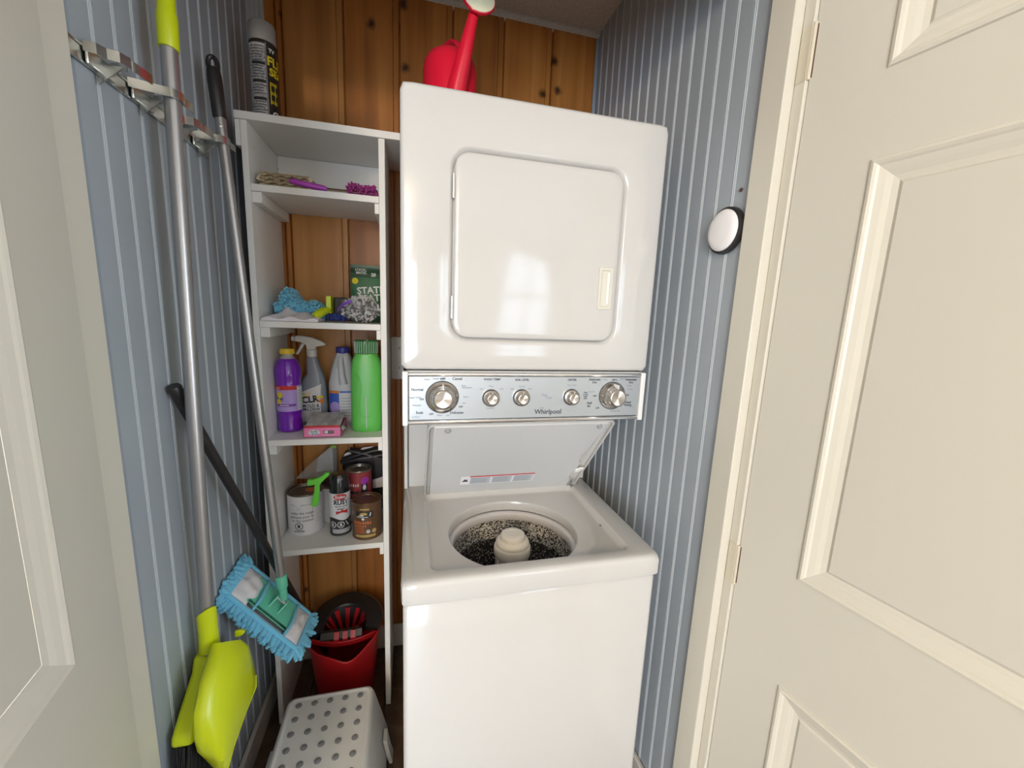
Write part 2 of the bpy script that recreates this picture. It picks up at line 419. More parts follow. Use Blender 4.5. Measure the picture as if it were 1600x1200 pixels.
rd, RP = door('door_1', (.7005, -.129, 0), (.1694, -1), -1, [(.118, .445, .20, .68), (.118, .445, .908, 1.635), (.118, .445, 1.763, 1.93)], 'cream panelled closet door standing open on the right')
ld, LP = door('door_2', (-.4305, -.071, 0), (.1787, -1), 1, [(.128, .445, .20, .68), (.128, .445, .897, 1.635), (.128, .445, 1.763, 1.93)], 'cream panelled closet door standing open on the left')
for z in (.865, 1.845):
    b = BM(); tube(b, [(.6975, -.1285, z - .045), (.6975, -.1285, z + .045)], .0034, 10); box(b, .6928, .6940, -.127, -.108, z - .045, z + .045); emit('hinge', b, 'hinge_cream', rd)
    b = BM(); loft(b, [[RP(u, z - .042, w), RP(u, z + .042, w)][::1] + [RP(u + .0022, z + .042, w), RP(u + .0022, z - .042, w)] for u, w in ((.0012, -.001), (.0012, .0006))], True, True, True); emit('hinge_leaf_edge', b, 'nail_dark', rd)

# the hall behind the viewer (lights the closet, mirrored in the enamel)
W0, W1, WZ0, WZ1 = 1.28, 2.09, .70, 2.19
PX0, PX1, PZ1 = -2.45, -.45, 2.05
yb = -5.0
b = BM()
for x0, x1, z0, z1 in ((-2.55, PX0, 0, ZC), (PX0, PX1, PZ1, ZC), (PX1, W0, 0, ZC), (W0, W1, 0, WZ0), (W0, W1, WZ1, ZC), (W1, 2.55, 0, ZC)): box(b, x0, x1, yb - .1, yb, z0, z1)
structure('wall_hall', b, 'hall_paint', 'hall wall with window opposite the closet')
b = BM(); box(b, -2.55, -2.5, -5.1, -.06, 0, ZC); structure('wall_hall_left', b, 'hall_paint', 'hall end wall on the left')
b = BM()
for y0_, y1_, z0_, z1_ in ((-5.1, -2.97, 0, ZC), (-1.63, -.06, 0, ZC), (-2.97, -1.63, 0, .38), (-2.97, -1.63, 2.12, ZC)): box(b, 2.50, 2.55, y0_, y1_, z0_, z1_)
structure('wall_hall_right', b, 'hall_paint', 'hall end wall on the right')
def window(name, x0, x1, z0, z1, cols, rows, label):
    t = thing(name, label, 'window', ((x0 + x1) / 2, yb - .05, z0)); t['kind'] = 'structure'
    b = BM(); f = .035
    for a in ((x0, x0 + f, z0, z1), (x1 - f, x1, z0, z1), (x0 + f, x1 - f, z0, z0 + f), (x0 + f, x1 - f, z1 - f, z1)): box(b, a[0], a[1], yb - .08, yb - .03, a[2], a[3])
    emit('window_frame', b, 'cream_trim', t)
    for i in range(1, cols):
        x = x0 + (x1 - x0) * i / cols; b = BM(); box(b, x - .026, x + .026, yb - .07, yb - .04, z0 + f, z1 - f); emit('mullion', b, 'cream_trim', t)
    for j in range(1, rows):
        z = z0 + (z1 - z0) * j / rows; b = BM(); box(b, x0 + f, x1 - f, yb - .075, yb - .042, z - .035, z + .035); emit('meeting_rail', b, 'cream_trim', t)
window('window_1', W0, W1, WZ0, WZ1, 2, 2, 'four-pane window in the hall')
window('added_window', PX0, PX1, 0.02, PZ1, 2, 1, 'unseen tall window added to light the closet')  # added opening for the rear fill, never in view

# ================================================================== STACKED WASHER AND DRYER
mc = thing('laundry_center', 'tall white stacked washer and dryer with its lid open', 'washer dryer', (.303, .33, 0))
b = BM()
N = 28
def rr3(x0, x1, y0, y1, z, r=.012): return [(x, y, z) for x, y in rrect(x0, x1, y0, y1, r)]
loft(b, [rr3(.004, .602, .006, .66, .03), rr3(.004, .602, .006, .66, .755), rr3(.008, .598, .012, .655, .764)], True, True, False)
emit('washer_cabinet', b, 'enamel', mc, smooth=True)
b = BM(); box(b, .02, .586, .05, .64, 0, .03); emit('plinth', b, 'gap_dark', mc)
# washer top with sunken deck and tub opening
HC, HR = (.287, .195), .171
cc = (.300, .200); NN = 192
outer = lambda i: polar(in_rr(i, .606 - i, -.004 + i, .66 - i, .014 + i * .4), cc, NN)
rec = lambda i: polar(in_rr(.062 + i, .542 - i, .034 + i, .415 - i, .022), cc, NN)
hole = lambda i: polar(lambda x, y: (x - HC[0]) ** 2 + (y - HC[1]) ** 2 <= (HR - i) ** 2 and y > .047 + i * .3, cc, NN)
Z = lambda l, z: [(x, y, z) for x, y in l]
b = BM()
loft(b, [Z(outer(.004), .766), Z(outer(.001), .768), Z(outer(0), .772), Z(outer(0), .806), Z(outer(.0015), .8125), Z(outer(.005), .8175), Z(outer(.011), .820), Z(rec(-.004), .820), Z(rec(-.001), .8185), Z(rec(.002), .815), Z(rec(.006), .8075), Z(rec(.010), .805), Z(rec(.014), .8042), Z(hole(-.006), .8038), Z(hole(-.001), .8022), Z(hole(.001), .799), Z(hole(.001), .775)], True)
emit('washer_top', b, 'enamel', mc, smooth=True)
tb = BM(); lathe(tb, (HC[0], HC[1], 0), [(.1725, .772), (.1655, .771), (.162, .769), (.1595, .764), (.1590, .750), (.161, .746), (.1725, .746)], seg=72, cap0=False, cap1=False)
ring = emit('tub_ring', tb, 'ring_grey', mc, smooth=True)
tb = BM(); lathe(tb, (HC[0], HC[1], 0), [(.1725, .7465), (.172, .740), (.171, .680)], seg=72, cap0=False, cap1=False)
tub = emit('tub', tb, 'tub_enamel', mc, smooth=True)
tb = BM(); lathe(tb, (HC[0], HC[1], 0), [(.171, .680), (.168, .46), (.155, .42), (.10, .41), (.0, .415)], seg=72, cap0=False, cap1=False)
emit('tub_basket', tb, 'tub_enamel_shade', tub, smooth=True)  # lower tub takes the speckle with shade painted in
tb = BM(); lathe(tb, (HC[0], HC[1], 0), [(.13, .42), (.10, .46), (.060, .52), (.046, .58), (.0445, .730), (.0445, .742)], seg=48, cap0=False, cap1=False)
for k in range(6):
    a = 2 * math.pi * k / 6 + .3; c, s = math.cos(a), math.sin(a)
    tube(tb, [(HC[0] + .044 * c, HC[1] + .044 * s, .738), (HC[0] + .046 * math.cos(a + .1), HC[1] + .046 * math.sin(a + .1), .66)], .0035, 6)
ag = emit('agitator', tb, 'agitator_plastic', mc, smooth=True)
tb = BM(); lathe(tb, (HC[0], HC[1], 0), [(.048, .735), (.0495, .738), (.0495, .758), (.047, .762), (.045, .764), (.0455, .770), (.042, .777), (.0345, .781), (.0335, .789), (.031, .793), (.018, .7945), (.017, .7935), (0, .7935)], seg=48, cap0=False, cap1=False)
emit('agitator_cap', tb, 'agitator_plastic', ag, smooth=True)
# bumper and lock holes on the right of the deck
for x, y in ((.5415, .185), (.5465, .170), (.531, .172)):
    b = BM(); lathe(b, (x, y, .8068 if x < .535 else .812), [(.0025, 0), (.0025, .0012), (0, .0014)], seg=8, cap1=False); emit('lid_switch_hole', b, 'gap_dark', mc)
# riser behind the deck
b = BM(); loft(b, [rr3(.013, .593, .478, .65, .8205, .004), rr3(.013, .593, .478, .65, 1.13, .004)], True, True, True); emit('riser', b, 'enamel_dull', mc)
for x0, x1 in ((.001, .012), (.594, .605)):
    b = BM(); box(b, x0, x1, .462, .655, .8205, 1.243); emit('side_post', b, 'enamel_dull', mc, bevel=.002)
# lid leaning forward under the console
LY, LZ = .432, .8085
e = Vector((0, -.647, .763)).normalized(); nl = Vector((0, -.763, -.647)).normalized()
def LD(x, t, w): q = Vector((x, LY, LZ)) + e * t + nl * w; return tuple(q)
b = BM()
def lr(i, w, r=.018): return [LD(x, t, w) for x, t in rrect(.060 + i, .556 - i, .004 + i, .392 - i, r)]
loft(b, [lr(.004, -.016), lr(.0, -.012), lr(0, .004), lr(.0015, .0052), lr(.0045, .004), lr(.005, -.006), lr(.012, -.0085)], True, True, True)
lid = emit('lid', b, 'enamel', mc, smooth=True)
b = BM()
pts = [(.075, .012), (.525, .012), (.528, .06), (.519, .075), (.519, .105), (.526, .115), (.527, .17), (.519, .185), (.517, .215), (.526, .24), (.531, .30), (.538, .36), (.538, .384), (.075, .384)]
prism(b, pts, lambda s, t: LD(s, t, -.008), lambda s, t: LD(s, t, .0045)); emit('lid_liner', b, 'enamel_dull', lid, bevel=.003)
lf = lambda s, t: LD(s, t, .0053)
b = BM(); x0, x1, t0, t1 = .165, .392, .070, .122
patch(b, x0, x1, t0, t1, lf, 1); 
f2 = lambda s, t: LD(s, t, .0056)
patch(b, x0 + .026, x1, t1 - .007, t1 - .0005, f2, 1, mi=1)
for k in range(3):
    xa = x0 + .028 + k * .067; patch(b, xa, xa + .062, t0 + .003, t1 - .010, f2, 1, mi=2)
    for j in range(5): patch(b, xa + .003, xa + .055 - .006 * (j % 2), t0 + .007 + j * .0075, t0 + .010 + j * .0075, lambda s, t: LD(s, t, .0058), 1, mi=3)
poly(b, [(x0 + .004, t0 + .018), (x0 + .022, t0 + .018), (x0 + .019, t0 + .034), (x0 + .015, t0 + .028), (x0 + .012, t0 + .036), (x0 + .008, t0 + .026)], f2, 4)
wl = emit('warning_label', b, ['lamp_white', 'ink_red', 'grey_pale', 'ink_grey', 'ink_dark'], lid); wl['label'] = 'white printed warning sticker with a red stripe'
for x in (.108, .512):
    b = BM(); lathe(b, LD(x, .372, .0048), [(.0075, 0), (.0065, .006), (.003, .008), (0, .008)], axis=nl, seg=14, cap1=False); emit('rubber_bumper', b, 'grey_plastic', lid, smooth=True)
for x in (.0735, .529):
    for t in (.006, .016):
        b = BM(); lathe(b, LD(x, t + .012, .0048), [(.003, 0), (.003, .0016), (0, .002)], axis=nl, seg=8, cap1=False); emit('hinge_screw', b, 'grey_plastic', lid)
b = BM(); tube(b, [LD(.541, .02, .003), LD(.541, .05, .003)], .0035, 8); box(b, .536, .546, LY - .03, LY - .01, LZ + .005, LZ + .012); emit('lid_hinge', b, 'grey_plastic', lid)
b = BM(); prism(b, [(0, .115), (.02, .125), (.024, .140), (.012, .140), (.0, .130)], lambda s, t: LD(.522 + s, t, .004), lambda s, t: LD(.522 + s, t, .0105)); emit('lid_latch', b, 'plastic_white', lid, bevel=.001)

# dryer
YD = .136
c2 = (.303, 1.52)
ro = lambda i, y: [(x, y, z) for x, z in polar(in_rr(i, .606 - i, 1.2445 + i, 1.82 - i, .012), c2, NN)]
rg = lambda i, y: [(x, y, z) for x, z in polar(in_rr(.103 + i, .509 - i, 1.3105 + i, 1.7125 - i, .038), c2, NN)]
b = BM()
loft(b, [ro(0, .66), ro(0, YD + .010), ro(.0015, YD + .004), ro(.005, YD + .001), ro(.009, YD), rg(-.004, YD), rg(-.001, YD + .0008), rg(.002, YD + .004), rg(.005, YD + .009), rg(.007, YD + .014), rg(.03, YD + .014)], True, True, True)
emit('dryer_cabinet', b, 'enamel', mc, smooth=True)
rdr = lambda i, y: [(x, y, z) for x, z in polar(in_rr(.1115 + i, .5010 - i, 1.3185 + i, 1.7045 - i, .031), c2, NN)]
b = BM(); loft(b, [rdr(0, YD + .0135), rdr(0, YD + .003), rdr(.0012, YD + .0008), rdr(.004, YD - .0005), rdr(.012, YD - .001)], True, True, True)
dd = emit('dryer_door', b, 'enamel', mc, smooth=True)
b = BM()
hx0, hx1, hz0, hz1 = .453, .4885, 1.394, 1.492
hl = lambda i, y, r=.003: [(x, y, z) for x, z in rrect(hx0 + i, hx1 - i, hz0 + i, hz1 - i, r, 3)]
loft(b, [hl(0, YD - .001), hl(0, YD - .0038), hl(.001, YD - .0046), hl(.006, YD - .0046), hl(.0072, YD - .003), hl(.0085, YD - .0015), hl(.0105, YD - .0013)], True, True, True)
hd = emit('door_pull', b, 'plastic_cream', dd)
b = BM(); box(b, hx1 - .0145, hx1 - .0075, YD - .0042, YD - .0013, hz0 + .012, hz1 - .012); emit('finger_lip', b, 'plastic_white', hd, bevel=.001)
for z in (1.634, 1.384):
    b = BM(); tube(b, [(.1085, YD - .001, z - .024), (.1085, YD - .001, z + .024)], .0034, 10)
    for k in (-.010, .008): lathe(b, (.1085, YD - .001, z + k), [(.0038, 0), (.0038, .0015)], seg=10)
    emit('door_hinge', b, 'chrome_trim', dd, smooth=True)
# console
b = BM(); loft(b, [rr3(.004, .602, .150, .30, 1.118, .004), rr3(.004, .602, .150, .30, 1.2405, .004)], True, True, True); con = emit('console', b, 'enamel_dull', mc)
b = BM(); box(b, .016, .592, .1395, .152, 1.128, 1.2295); emit('control_panel', b, 'console_silver', con, bevel=.002)
for z0, z1, m in ((1.2300, 1.2385, 'chrome_trim'), (1.1185, 1.1275, 'chrome_trim')):
    b = BM(); box(b, .014, .594, .1355, .152, z0, z1); emit('trim_strip', b, m, con, bevel=.003)
for x0, x1 in ((.0025, .0148), (.5925, .6045)):
    b = BM(); box(b, x0, x1, .134, .20, 1.1165, 1.2405); emit('end_cap', b, 'plastic_white', con, bevel=.0025)
FY = .1395
def knob(x, z, r, cap, dep, ang):
    b = BM(); lathe(b, (x, FY, z), [(r + .0012, 0), (r + .0012, .002), (r + .0002, .002)], axis=(0, -1, 0), seg=40, cap1=True); k = emit('knob', b, 'ink_dark', con)
    b = BM(); lathe(b, (x, FY - .002, z), [(r, 0), (r - .001, .003), (r * .80, .007) if r > .03 else (r * .97, .009), (cap + .004, dep * .5), (cap + .002, dep - .003), (cap, dep), (cap - .0018, dep + .0006), (cap - .0022, dep)], axis=(0, -1, 0), seg=40, cap0=False, cap1=False); emit('knob_skirt', b, 'knob_side', k, smooth=True)
    b = BM(); lathe(b, (0, 0, 0), [(cap - .002, 0), (cap * .5, -.0006), (.0004, -.0012)], axis=(0, -1, 0), seg=40, cap0=False, cap1=True)
    o = emit('knob_face', b, 'knob_face', k, world=False, smooth=True); o.location = Vector((x, FY - .002 - dep, z)) - mc.location
    b = BM(); box(b, x - .0007, x + .0007, FY - .003 - dep * .9, FY - .003, z + cap + .001, z + r - .003); emit('pointer', b, 'ink_white', k)
knob(.0905, 1.1815, .0365, .0205, .030, 0); knob(.5155, 1.1815, .0345, .0205, .032, 1)
for x in (.2035, .2775, .4055): knob(x, 1.1785, .0195, .0130, .020, 2)
pm = y_map(FY - .0006)
T = lambda s, x, z, sz, mi=0, bold=.0002: put_text(b, s, sz, pm, bold, mi, (x, z))
b = BM()
T('Normal', .035, 1.199, .0085); T('OFF', .091, 1.2235, .0065, 0, .0004); T('Casual', .124, 1.2240, .0085); T('Delicates', .124, 1.1445, .0085); T('Soak', .040, 1.1460, .0085); T('Super Wash', .030, 1.181, .0055, 1); T('OFF', .045, 1.1765, .0055); T('Prewash', .034, 1.163, .0055, 1); T('OFF', .066, 1.142, .0055); T('Rinse', .085, 1.139, .005, 1); T('Spin', .104, 1.1385, .005, 1); T('Heavy', .056, 1.2225, .005, 1); T('Regular', .076, 1.224, .0045, 1); T('Press', .139, 1.208, .005, 1); T('Permanent', .146, 1.2035, .005, 1); T('Rinse', .144, 1.1815, .005, 1); T('Spin', .141, 1.167, .005, 1); T('OFF', .133, 1.158, .0055)
for k in (0, 1): patch(b, .022, .042 - .002 * k, 1.1335 + .0032 * k, 1.1345 + .0032 * k, pm, 1, mi=1)
emit('washer_dial_markings', b, ['ink_dark', 'ink_grey'], con)['kind'] = 'stuff'
b = BM()
T('WASH TEMP', .205, 1.2225, .0072); T('Warm', .203, 1.2065, .0045, 1); T('Hot', .180, 1.200, .0045, 1); T('Cold', .228, 1.200, .0045, 1); T('Cold Rinse', .203, 1.1535, .0042, 1)
emit('wash_temp_markings', b, ['ink_dark', 'ink_grey'], con)['kind'] = 'stuff'
b = BM()
T('SOIL LEVEL', .278, 1.2215, .0072); T('Normal', .278, 1.2055, .0045, 1); T('Light', .254, 1.200, .0045, 1); T('Heavy', .298, 1.200, .0045, 1)
emit('soil_level_markings', b, ['ink_dark', 'ink_grey'], con)['kind'] = 'stuff'
b = BM()
T('DRYER', .405, 1.2215, .0075); T('Push to Start', .405, 1.2085, .0045, 1)
emit('start_markings', b, ['ink_dark', 'ink_grey'], con)['kind'] = 'stuff'
b = BM()
T('Automatic', .465, 1.2225, .0075); T('Dry', .465, 1.2155, .0075); T('Automatic', .566, 1.2225, .0075); T('Dry', .566, 1.2155, .0075); T('Timed', .561, 1.1635, .0075); T('Drying', .562, 1.1565, .0075); T('Fluff', .455, 1.1625, .0075); T('Air', .454, 1.155, .0075); T('OFF', .468, 1.181, .0055); T('OFF', .558, 1.182, .0055); T('OFF 2', .519, 1.2215, .006); T('OFF', .478, 1.1495, .0055); T('Less Dry', .459, 1.192, .005, 1); T('More Dry', .545, 1.2245, .005, 1); T('Tumble Press', .528, 1.1415, .005, 1); T('40', .543, 1.1525, .005, 1); T('60', .518, 1.148, .005, 1); T('Casual', .561, 1.207, .005, 1); T('Regular', .566, 1.198, .005, 1); T('Damp', .494, 1.2225, .005, 1)
for k, s in enumerate(('Press', 'to start', 'dryer', 'cycle')): T(s, .443, 1.190 - k * .005, .0044, 0)
emit('dryer_dial_markings', b, ['ink_dark', 'ink_grey'], con)['kind'] = 'stuff'
b = BM()
T('Thin', .335, 1.184, .0085, 1); T('Twin', .347, 1.1775, .0085, 1)
emit('model_lettering', b, ['ink_dark', 'ink_grey'], con)['kind'] = 'stuff'
b = BM()
T('Whirlpool', .347, 1.1425, .0165, 0, .0003); T('DURA', .330, 1.1525, .0042, 1)
emit('brand_lettering', b, ['ink_dark', 'ink_grey'], con)['kind'] = 'stuff'

# ================================================================== SHELF UNIT
SH = [1.687, 1.328, .980, .622]; ST = 1.858; YF = .500
shf = thing('shelf_unit', 'narrow white open shelf unit against the pine wall', 'shelf', (-.23, .64, 0))
def sbox(n, *a, bv=.0012, m='shelf_white', par=None):
    b = BM(); box(b, *a); return emit(n, b, m, par or shf, bevel=bv)
YK = YB - .014
sbox('side_panel', -.404, -.389, YF, YK, 0, ST - .0195)
sbox('side_panel', -.0655, -.0485, YF, YK, 0, ST - .0195)
sbox('top_board', -.416, -.003, YF - .004, YK, ST - .019, ST)
sbox('spacer_block', -.4165, -.4045, YF + .001, YK, 1.776, ST - .0195)
sbox('back_panel', -.3885, -.066, YK - .012, YK - .0005, SH[0] + .0002, ST - .0195)
for z in SH:
    sbox('shelf_board', -.3885, -.066, YF + .002, YK - .0003, z - .018, z)
    sbox('cleat', -.3885, -.3655, YF + .008, YK - .002, z - .046, z - .0183); sbox('cleat', -.0785, -.066, YF + .008, YK - .002, z - .046, z - .0183)
for x, z in ((-.19, 1.755), (-.3882, 1.80)):
    b = BM(); lathe(b, (x, YK - .0122, z), [(.003, 0), (.0025, .0015), (0, .002)], axis=(0, -1, 0), seg=8, cap1=False); emit('screw_head', b, 'hinge_cream', shf)
b = BM(); lathe(b, (-.3888, .54, 1.787), [(.0025, 0), (.002, .001), (0, .0012)], axis=(1, 0, 0), seg=8, cap1=False); emit('screw_head', b, 'hinge_cream', shf)

# ================================================================== ON TOP
# sealant can
cx, cy, cz = -.362, .575, ST
t = thing('spray_can', 'black sealant aerosol can with yellow lettering on the shelf top', 'spray can', (cx, cy, cz))
b = BM(); lathe(b, (cx, cy, cz), [(.031, 0), (.0335, .003), (.0335, .188), (.032, .196), (.0295, .202)], seg=40); emit('can_body', b, 'black_plastic', t, smooth=True)
b = BM(); lathe(b, (cx, cy, cz), [(.0325, .196), (.0335, .200), (.0330, .236), (.030, .243), (0, .244)], seg=40, cap1=False); emit('cap', b, 'can_cap', t, smooth=True)
b = BM(); fm = cyl_map((cx, cy, cz), .0335, -46); fm2 = cyl_map((cx, cy, cz), .0335, -46, .0009)
random.seed(3)
patch(b, -.058, -.012, .008, .186, fm, 10, mi=0)
for z in (.050, .092, .135): patch(b, -.046, -.013, z, z + .007, fm2, 6, mi=3)
for k in range(26):
    z = .012 + k * .0066; s0 = -.056 + random.random() * .014
    if not any(abs(z - q - .003) < .006 for q in (.05, .092, .135)): patch(b, s0, -.012 - random.random() * .008, z, z + .0018, fm2, 4, mi=3)
patch(b, -.0105, -.0098, .006, .190, fm2, 1, mi=2)
put_text(b, 'FLEX', .030, fm, .001, 1, (.022, .148), .95); put_text(b, 'SEAL', .026, fm, .001, 1, (.022, .123), .95)
put_text(b, 'TV', .013, fm, .0004, 2, (.004, .174))
for k in range(3):
    z = .048 + k * .022
    for q in range(2): patch(b, -.004, .016, z + q * .0045, z + q * .0045 + .002, fm, 3, mi=1)
patch(b, -.004, -.002, .045, .098, fm2, 1, mi=1); patch(b, .008, .010, .045, .098, fm2, 1, mi=1)
poly(b, disc_pts(.009, .020, .0095, 18), fm, 2); poly(b, disc_pts(.009, .020, .0060, 14), fm2, 3)
patch(b, -.040, -.016, .003, .018, fm2, 5, mi=2)
emit('can_label', b, ['can_text_grey', 'ink_yellow', 'ink_white', 'dark_label'], t)

# watering can on dryer
wx, wy, wz = .121, .405, 1.8205
t = thing('watering_can', 'red plastic watering can standing on top of the dryer', 'watering can', (wx, wy, wz))
b = BM(); lathe(b, (wx, wy, wz), [(.064, 0), (.068, .004), (.0695, .10), (.0690, .158), (.066, .176), (.058, .192), (.045, .202), (.025, .208), (.0, .209)], seg=44, cap1=False); emit('can_body', b, 'red_can', t, smooth=True)
b = BM(); tube(b, [(wx - .001, wy - .055, wz + .02), (wx + .012, wy - .072, wz + .10), (wx + .030, wy - .092, wz + .18), (wx + .043, wy - .104, wz + .236)], [.028, .0235, .0165, .0120], 20)
sp = emit('spout', b, 'red_can', t, smooth=True)
rc = Vector((.175, .297, 2.090)); ax = Vector((.08, -.93, .30)).normalized()
b = BM(); lathe(b, rc, [(.010, -.030), (.014, -.024), (.034, -.006), (.0395, .0), (.0395, .005), (.0375, .0065)], axis=ax, seg=36, cap1=False); emit('rose', b, 'red_can', sp, smooth=True)
b = BM(); lathe(b, rc, [(.0375, .006), (.03, .0095), (.0, .0115)], axis=ax, seg=36, cap0=False, cap1=False)
emit('rose_face', b, 'cream_rose', sp, smooth=True)
b = BM(); tube(b, [(wx + .043, wy - .104, wz + .236), rc - ax * .027], [.0120, .0105], 16); emit('spout_tip', b, 'red_can', sp, smooth=True)
b = BM(); pts = []
for k in range(13):
    a = R(200 * k / 12 - 12); pts.append((wx + .004 - .036 * math.cos(a) * .8, wy + .035 + .060 * math.cos(a) * .62, wz + .185 + .066 * math.sin(a)))
tube(b, pts, .0125, 12, flat=.6); emit('handle', b, 'red_can', t, smooth=True)

# ================================================================== SHELF A : dishcloth and duster
z0 = SH[0]
b = BM(); t_ = .0062
path = [(-.374, .0035)]
def fold_strip(bm, y0, y1, pth, th, nseg=8):
    L = []
    n = len(pth)
    up, dn = [], []
    for i, p in enumerate(pth):
        q0 = Vector(pth[max(i - 1, 0)]); q1 = Vector(pth[min(i + 1, n - 1)]); d = (q1 - q0).normalized(); nn = Vector((-d.y, d.x)); pv = Vector(p)
        up.append(pv + nn * th / 2); dn.append(pv - nn * th / 2)
    ring_ = up + dn[::-1]
    for k in range(nseg + 1):
        y = y0 + (y1 - y0) * k / nseg
        L.append([(a.x + .0015 * math.sin(9 * y * 12 + a.y * 300), y + .002 * math.sin(a.x * 90), a.y) for a in ring_])
    loft(bm, L, True, True, True)
layers = []
zz = .0045; xa, xb = -.372, -.250; d_ = 1
for k in range(4):
    ys_ = [(xa + (xb - xa) * i / 14, z0 + zz + .0022 * math.sin(i * 1.9 + k)) for i in range(15)]
    if d_ < 0: ys_ = ys_[::-1]
    layers += ys_
    if k < 3:
        ex = (xb if d_ > 0 else xa) + (.007 if d_ > 0 else -.007)
        layers.append((ex, z0 + zz + .0045))
    zz += .0098; d_ *= -1
fold_strip(b, .525, .655, layers, t_)
cl = emit('dishcloth', b, 'weave_beige', smooth=True); tag(cl, 'folded beige woven dishcloth on the highest shelf board', 'dishcloth')
# woven ribs
b = BM()
for k in range(4):
    for i in range(22):
        x = -.373 + .0055 * i; z = z0 + .0045 + .0098 * k
        tube(b, [(x, .5235, z - .0028), (x + .0027, .5215, z), (x + .0055, .5235, z + .0028)], .0014, 5)
for i in range(22):
    for j in range(10):
        x = -.373 + .0055 * i; y = .53 + .0125 * j; tube(b, [(x, y, z0 + .0375), (x + .003, y + .003, z0 + .0395), (x + .0055, y + .006, z0 + .0375)], .0013, 4)
o = emit('weave_ribs', b, 'weave_tan', cl); o['kind'] = 'stuff'

t = thing('duster', 'magenta hand duster with fluffy head lying on the highest shelf board', 'duster', (-.18, .525, z0))
b = BM(); tube(b, [(-.300, .522, z0 + .0215), (-.294, .522, z0 + .021), (-.26, .523, z0 + .0165), (-.215, .524, z0 + .0112), (-.205, .524, z0 + .010)], [.004, .0075, .008, .0082, .006], 14); emit('grip', b, 'magenta_handle', t, smooth=True)
b = BM(); tube(b, [(-.210, .524, z0 + .0105), (-.150, .527, z0 + .0115), (-.08, .530, z0 + .0125)], .0048, 10, flat=.6); emit('shaft', b, 'brown_tin', t, smooth=True)
b = BM(); random.seed(11)
for i in range(130):
    x = -.150 + .076 * random.random(); a = random.random() * math.pi * 2; r = .014 + .009 * random.random()
    dy, dz = math.cos(a), math.sin(a)
    p1 = (x + random.uniform(-.007, .007), .531 + dy * r, max(z0 + .005, z0 + .0165 + dz * r))
    tube(b, [(x, .531, z0 + .0145), ((x + p1[0]) / 2, (.531 + p1[1]) / 2, (z0 + .0145 + p1[2]) / 2 + .002), p1], [.0028, .0034, .0024], 6)
o = emit('fluffy_head', b, 'magenta_fluff', t, smooth=True); o['kind'] = 'stuff'

# ================================================================== SHELF B
z0 = SH[1]
def heap(bm, xs, ys, fn, nx=26, ny=14):
    V = [[bm.verts.new((xs[0] + (xs[1] - xs[0]) * i / nx, ys[0] + (ys[1] - ys[0]) * j / ny, 0)) for i in range(nx + 1)] for j in range(ny + 1)]
    for r_ in V:
        for v in r_: v.co.z = fn((v.co.x - xs[0]) / (xs[1] - xs[0]), (v.co.y - ys[0]) / (ys[1] - ys[0]))
    for j in range(ny):
        for i in range(nx): bm.faces.new((V[j][i], V[j][i + 1], V[j + 1][i + 1], V[j + 1][i]))
    # close underneath
    rim = V[0] + [V[j][-1] for j in range(1, ny + 1)] + V[-1][-2::-1] + [V[j][0] for j in range(ny - 1, 0, -1)]
    low = [bm.verts.new((v.co.x, v.co.y, z0 + .0008)) for v in rim]
    n = len(rim)
    for i in range(n):
        j = (i + 1) % n; bm.faces.new((rim[i], low[i], low[j], rim[j]))
    bm.faces.new(low)
b = BM()
heap(b, (-.386, -.238), (.503, .60), lambda u, v: z0 + .004 + .021 * max(0, math.sin(math.pi * max(0, min(1, u * 1.02)))) ** .4 * (.30 + .70 * v) + .006 * math.sin(7 * u + 5 * v) * v + .004 * math.sin(15 * u - 3 * v) + .010 * math.exp(-((u - .28) / .12) ** 2) * v + .008 * (u > .86) * v)
o = emit('cloth', b, 'linen_white', smooth=True); tag(o, 'crumpled white cloth lying at the front of the shelf', 'cloth')
# blue chenille duster pad
t = thing('chenille_pad', 'crumpled blue chenille cleaning pad behind the white cloth', 'cleaning pad', (-.30, .65, z0))
random.seed(5)
def ch_h(u, v): return z0 + .030 + .066 * math.exp(-((u - .24) / .20) ** 2) + .030 * math.exp(-((u - .74) / .26) ** 2)
b = BM(); heap(b, (-.376, -.236), (.605, .685), lambda u, v: ch_h(u, v) * 1 - .012 * (2 * v - 1) ** 2); emit('pad_backing', b, 'chenille_blue', t, smooth=True)
b = BM()
for i in range(330):
    u = random.random(); v = random.random(); x = -.374 + .132 * u; h = ch_h(u, v)
    if random.random() < .62: y = .603; z = z0 + .012 + (h - z0 - .012) * random.random()
    else: y = .605 + .08 * v; z = h
    dx, dz = random.uniform(-.006, .006), random.uniform(-.009, .004)
    tube(b, [(x, y + .004, z), (x + dx * .5, y - .005, z + dz * .4), (x + dx, y - .010, z + dz)], [.0035, .0048, .0036], 6)
o = emit('noodles', b, 'chenille_blue', t, smooth=True); o['kind'] = 'stuff'
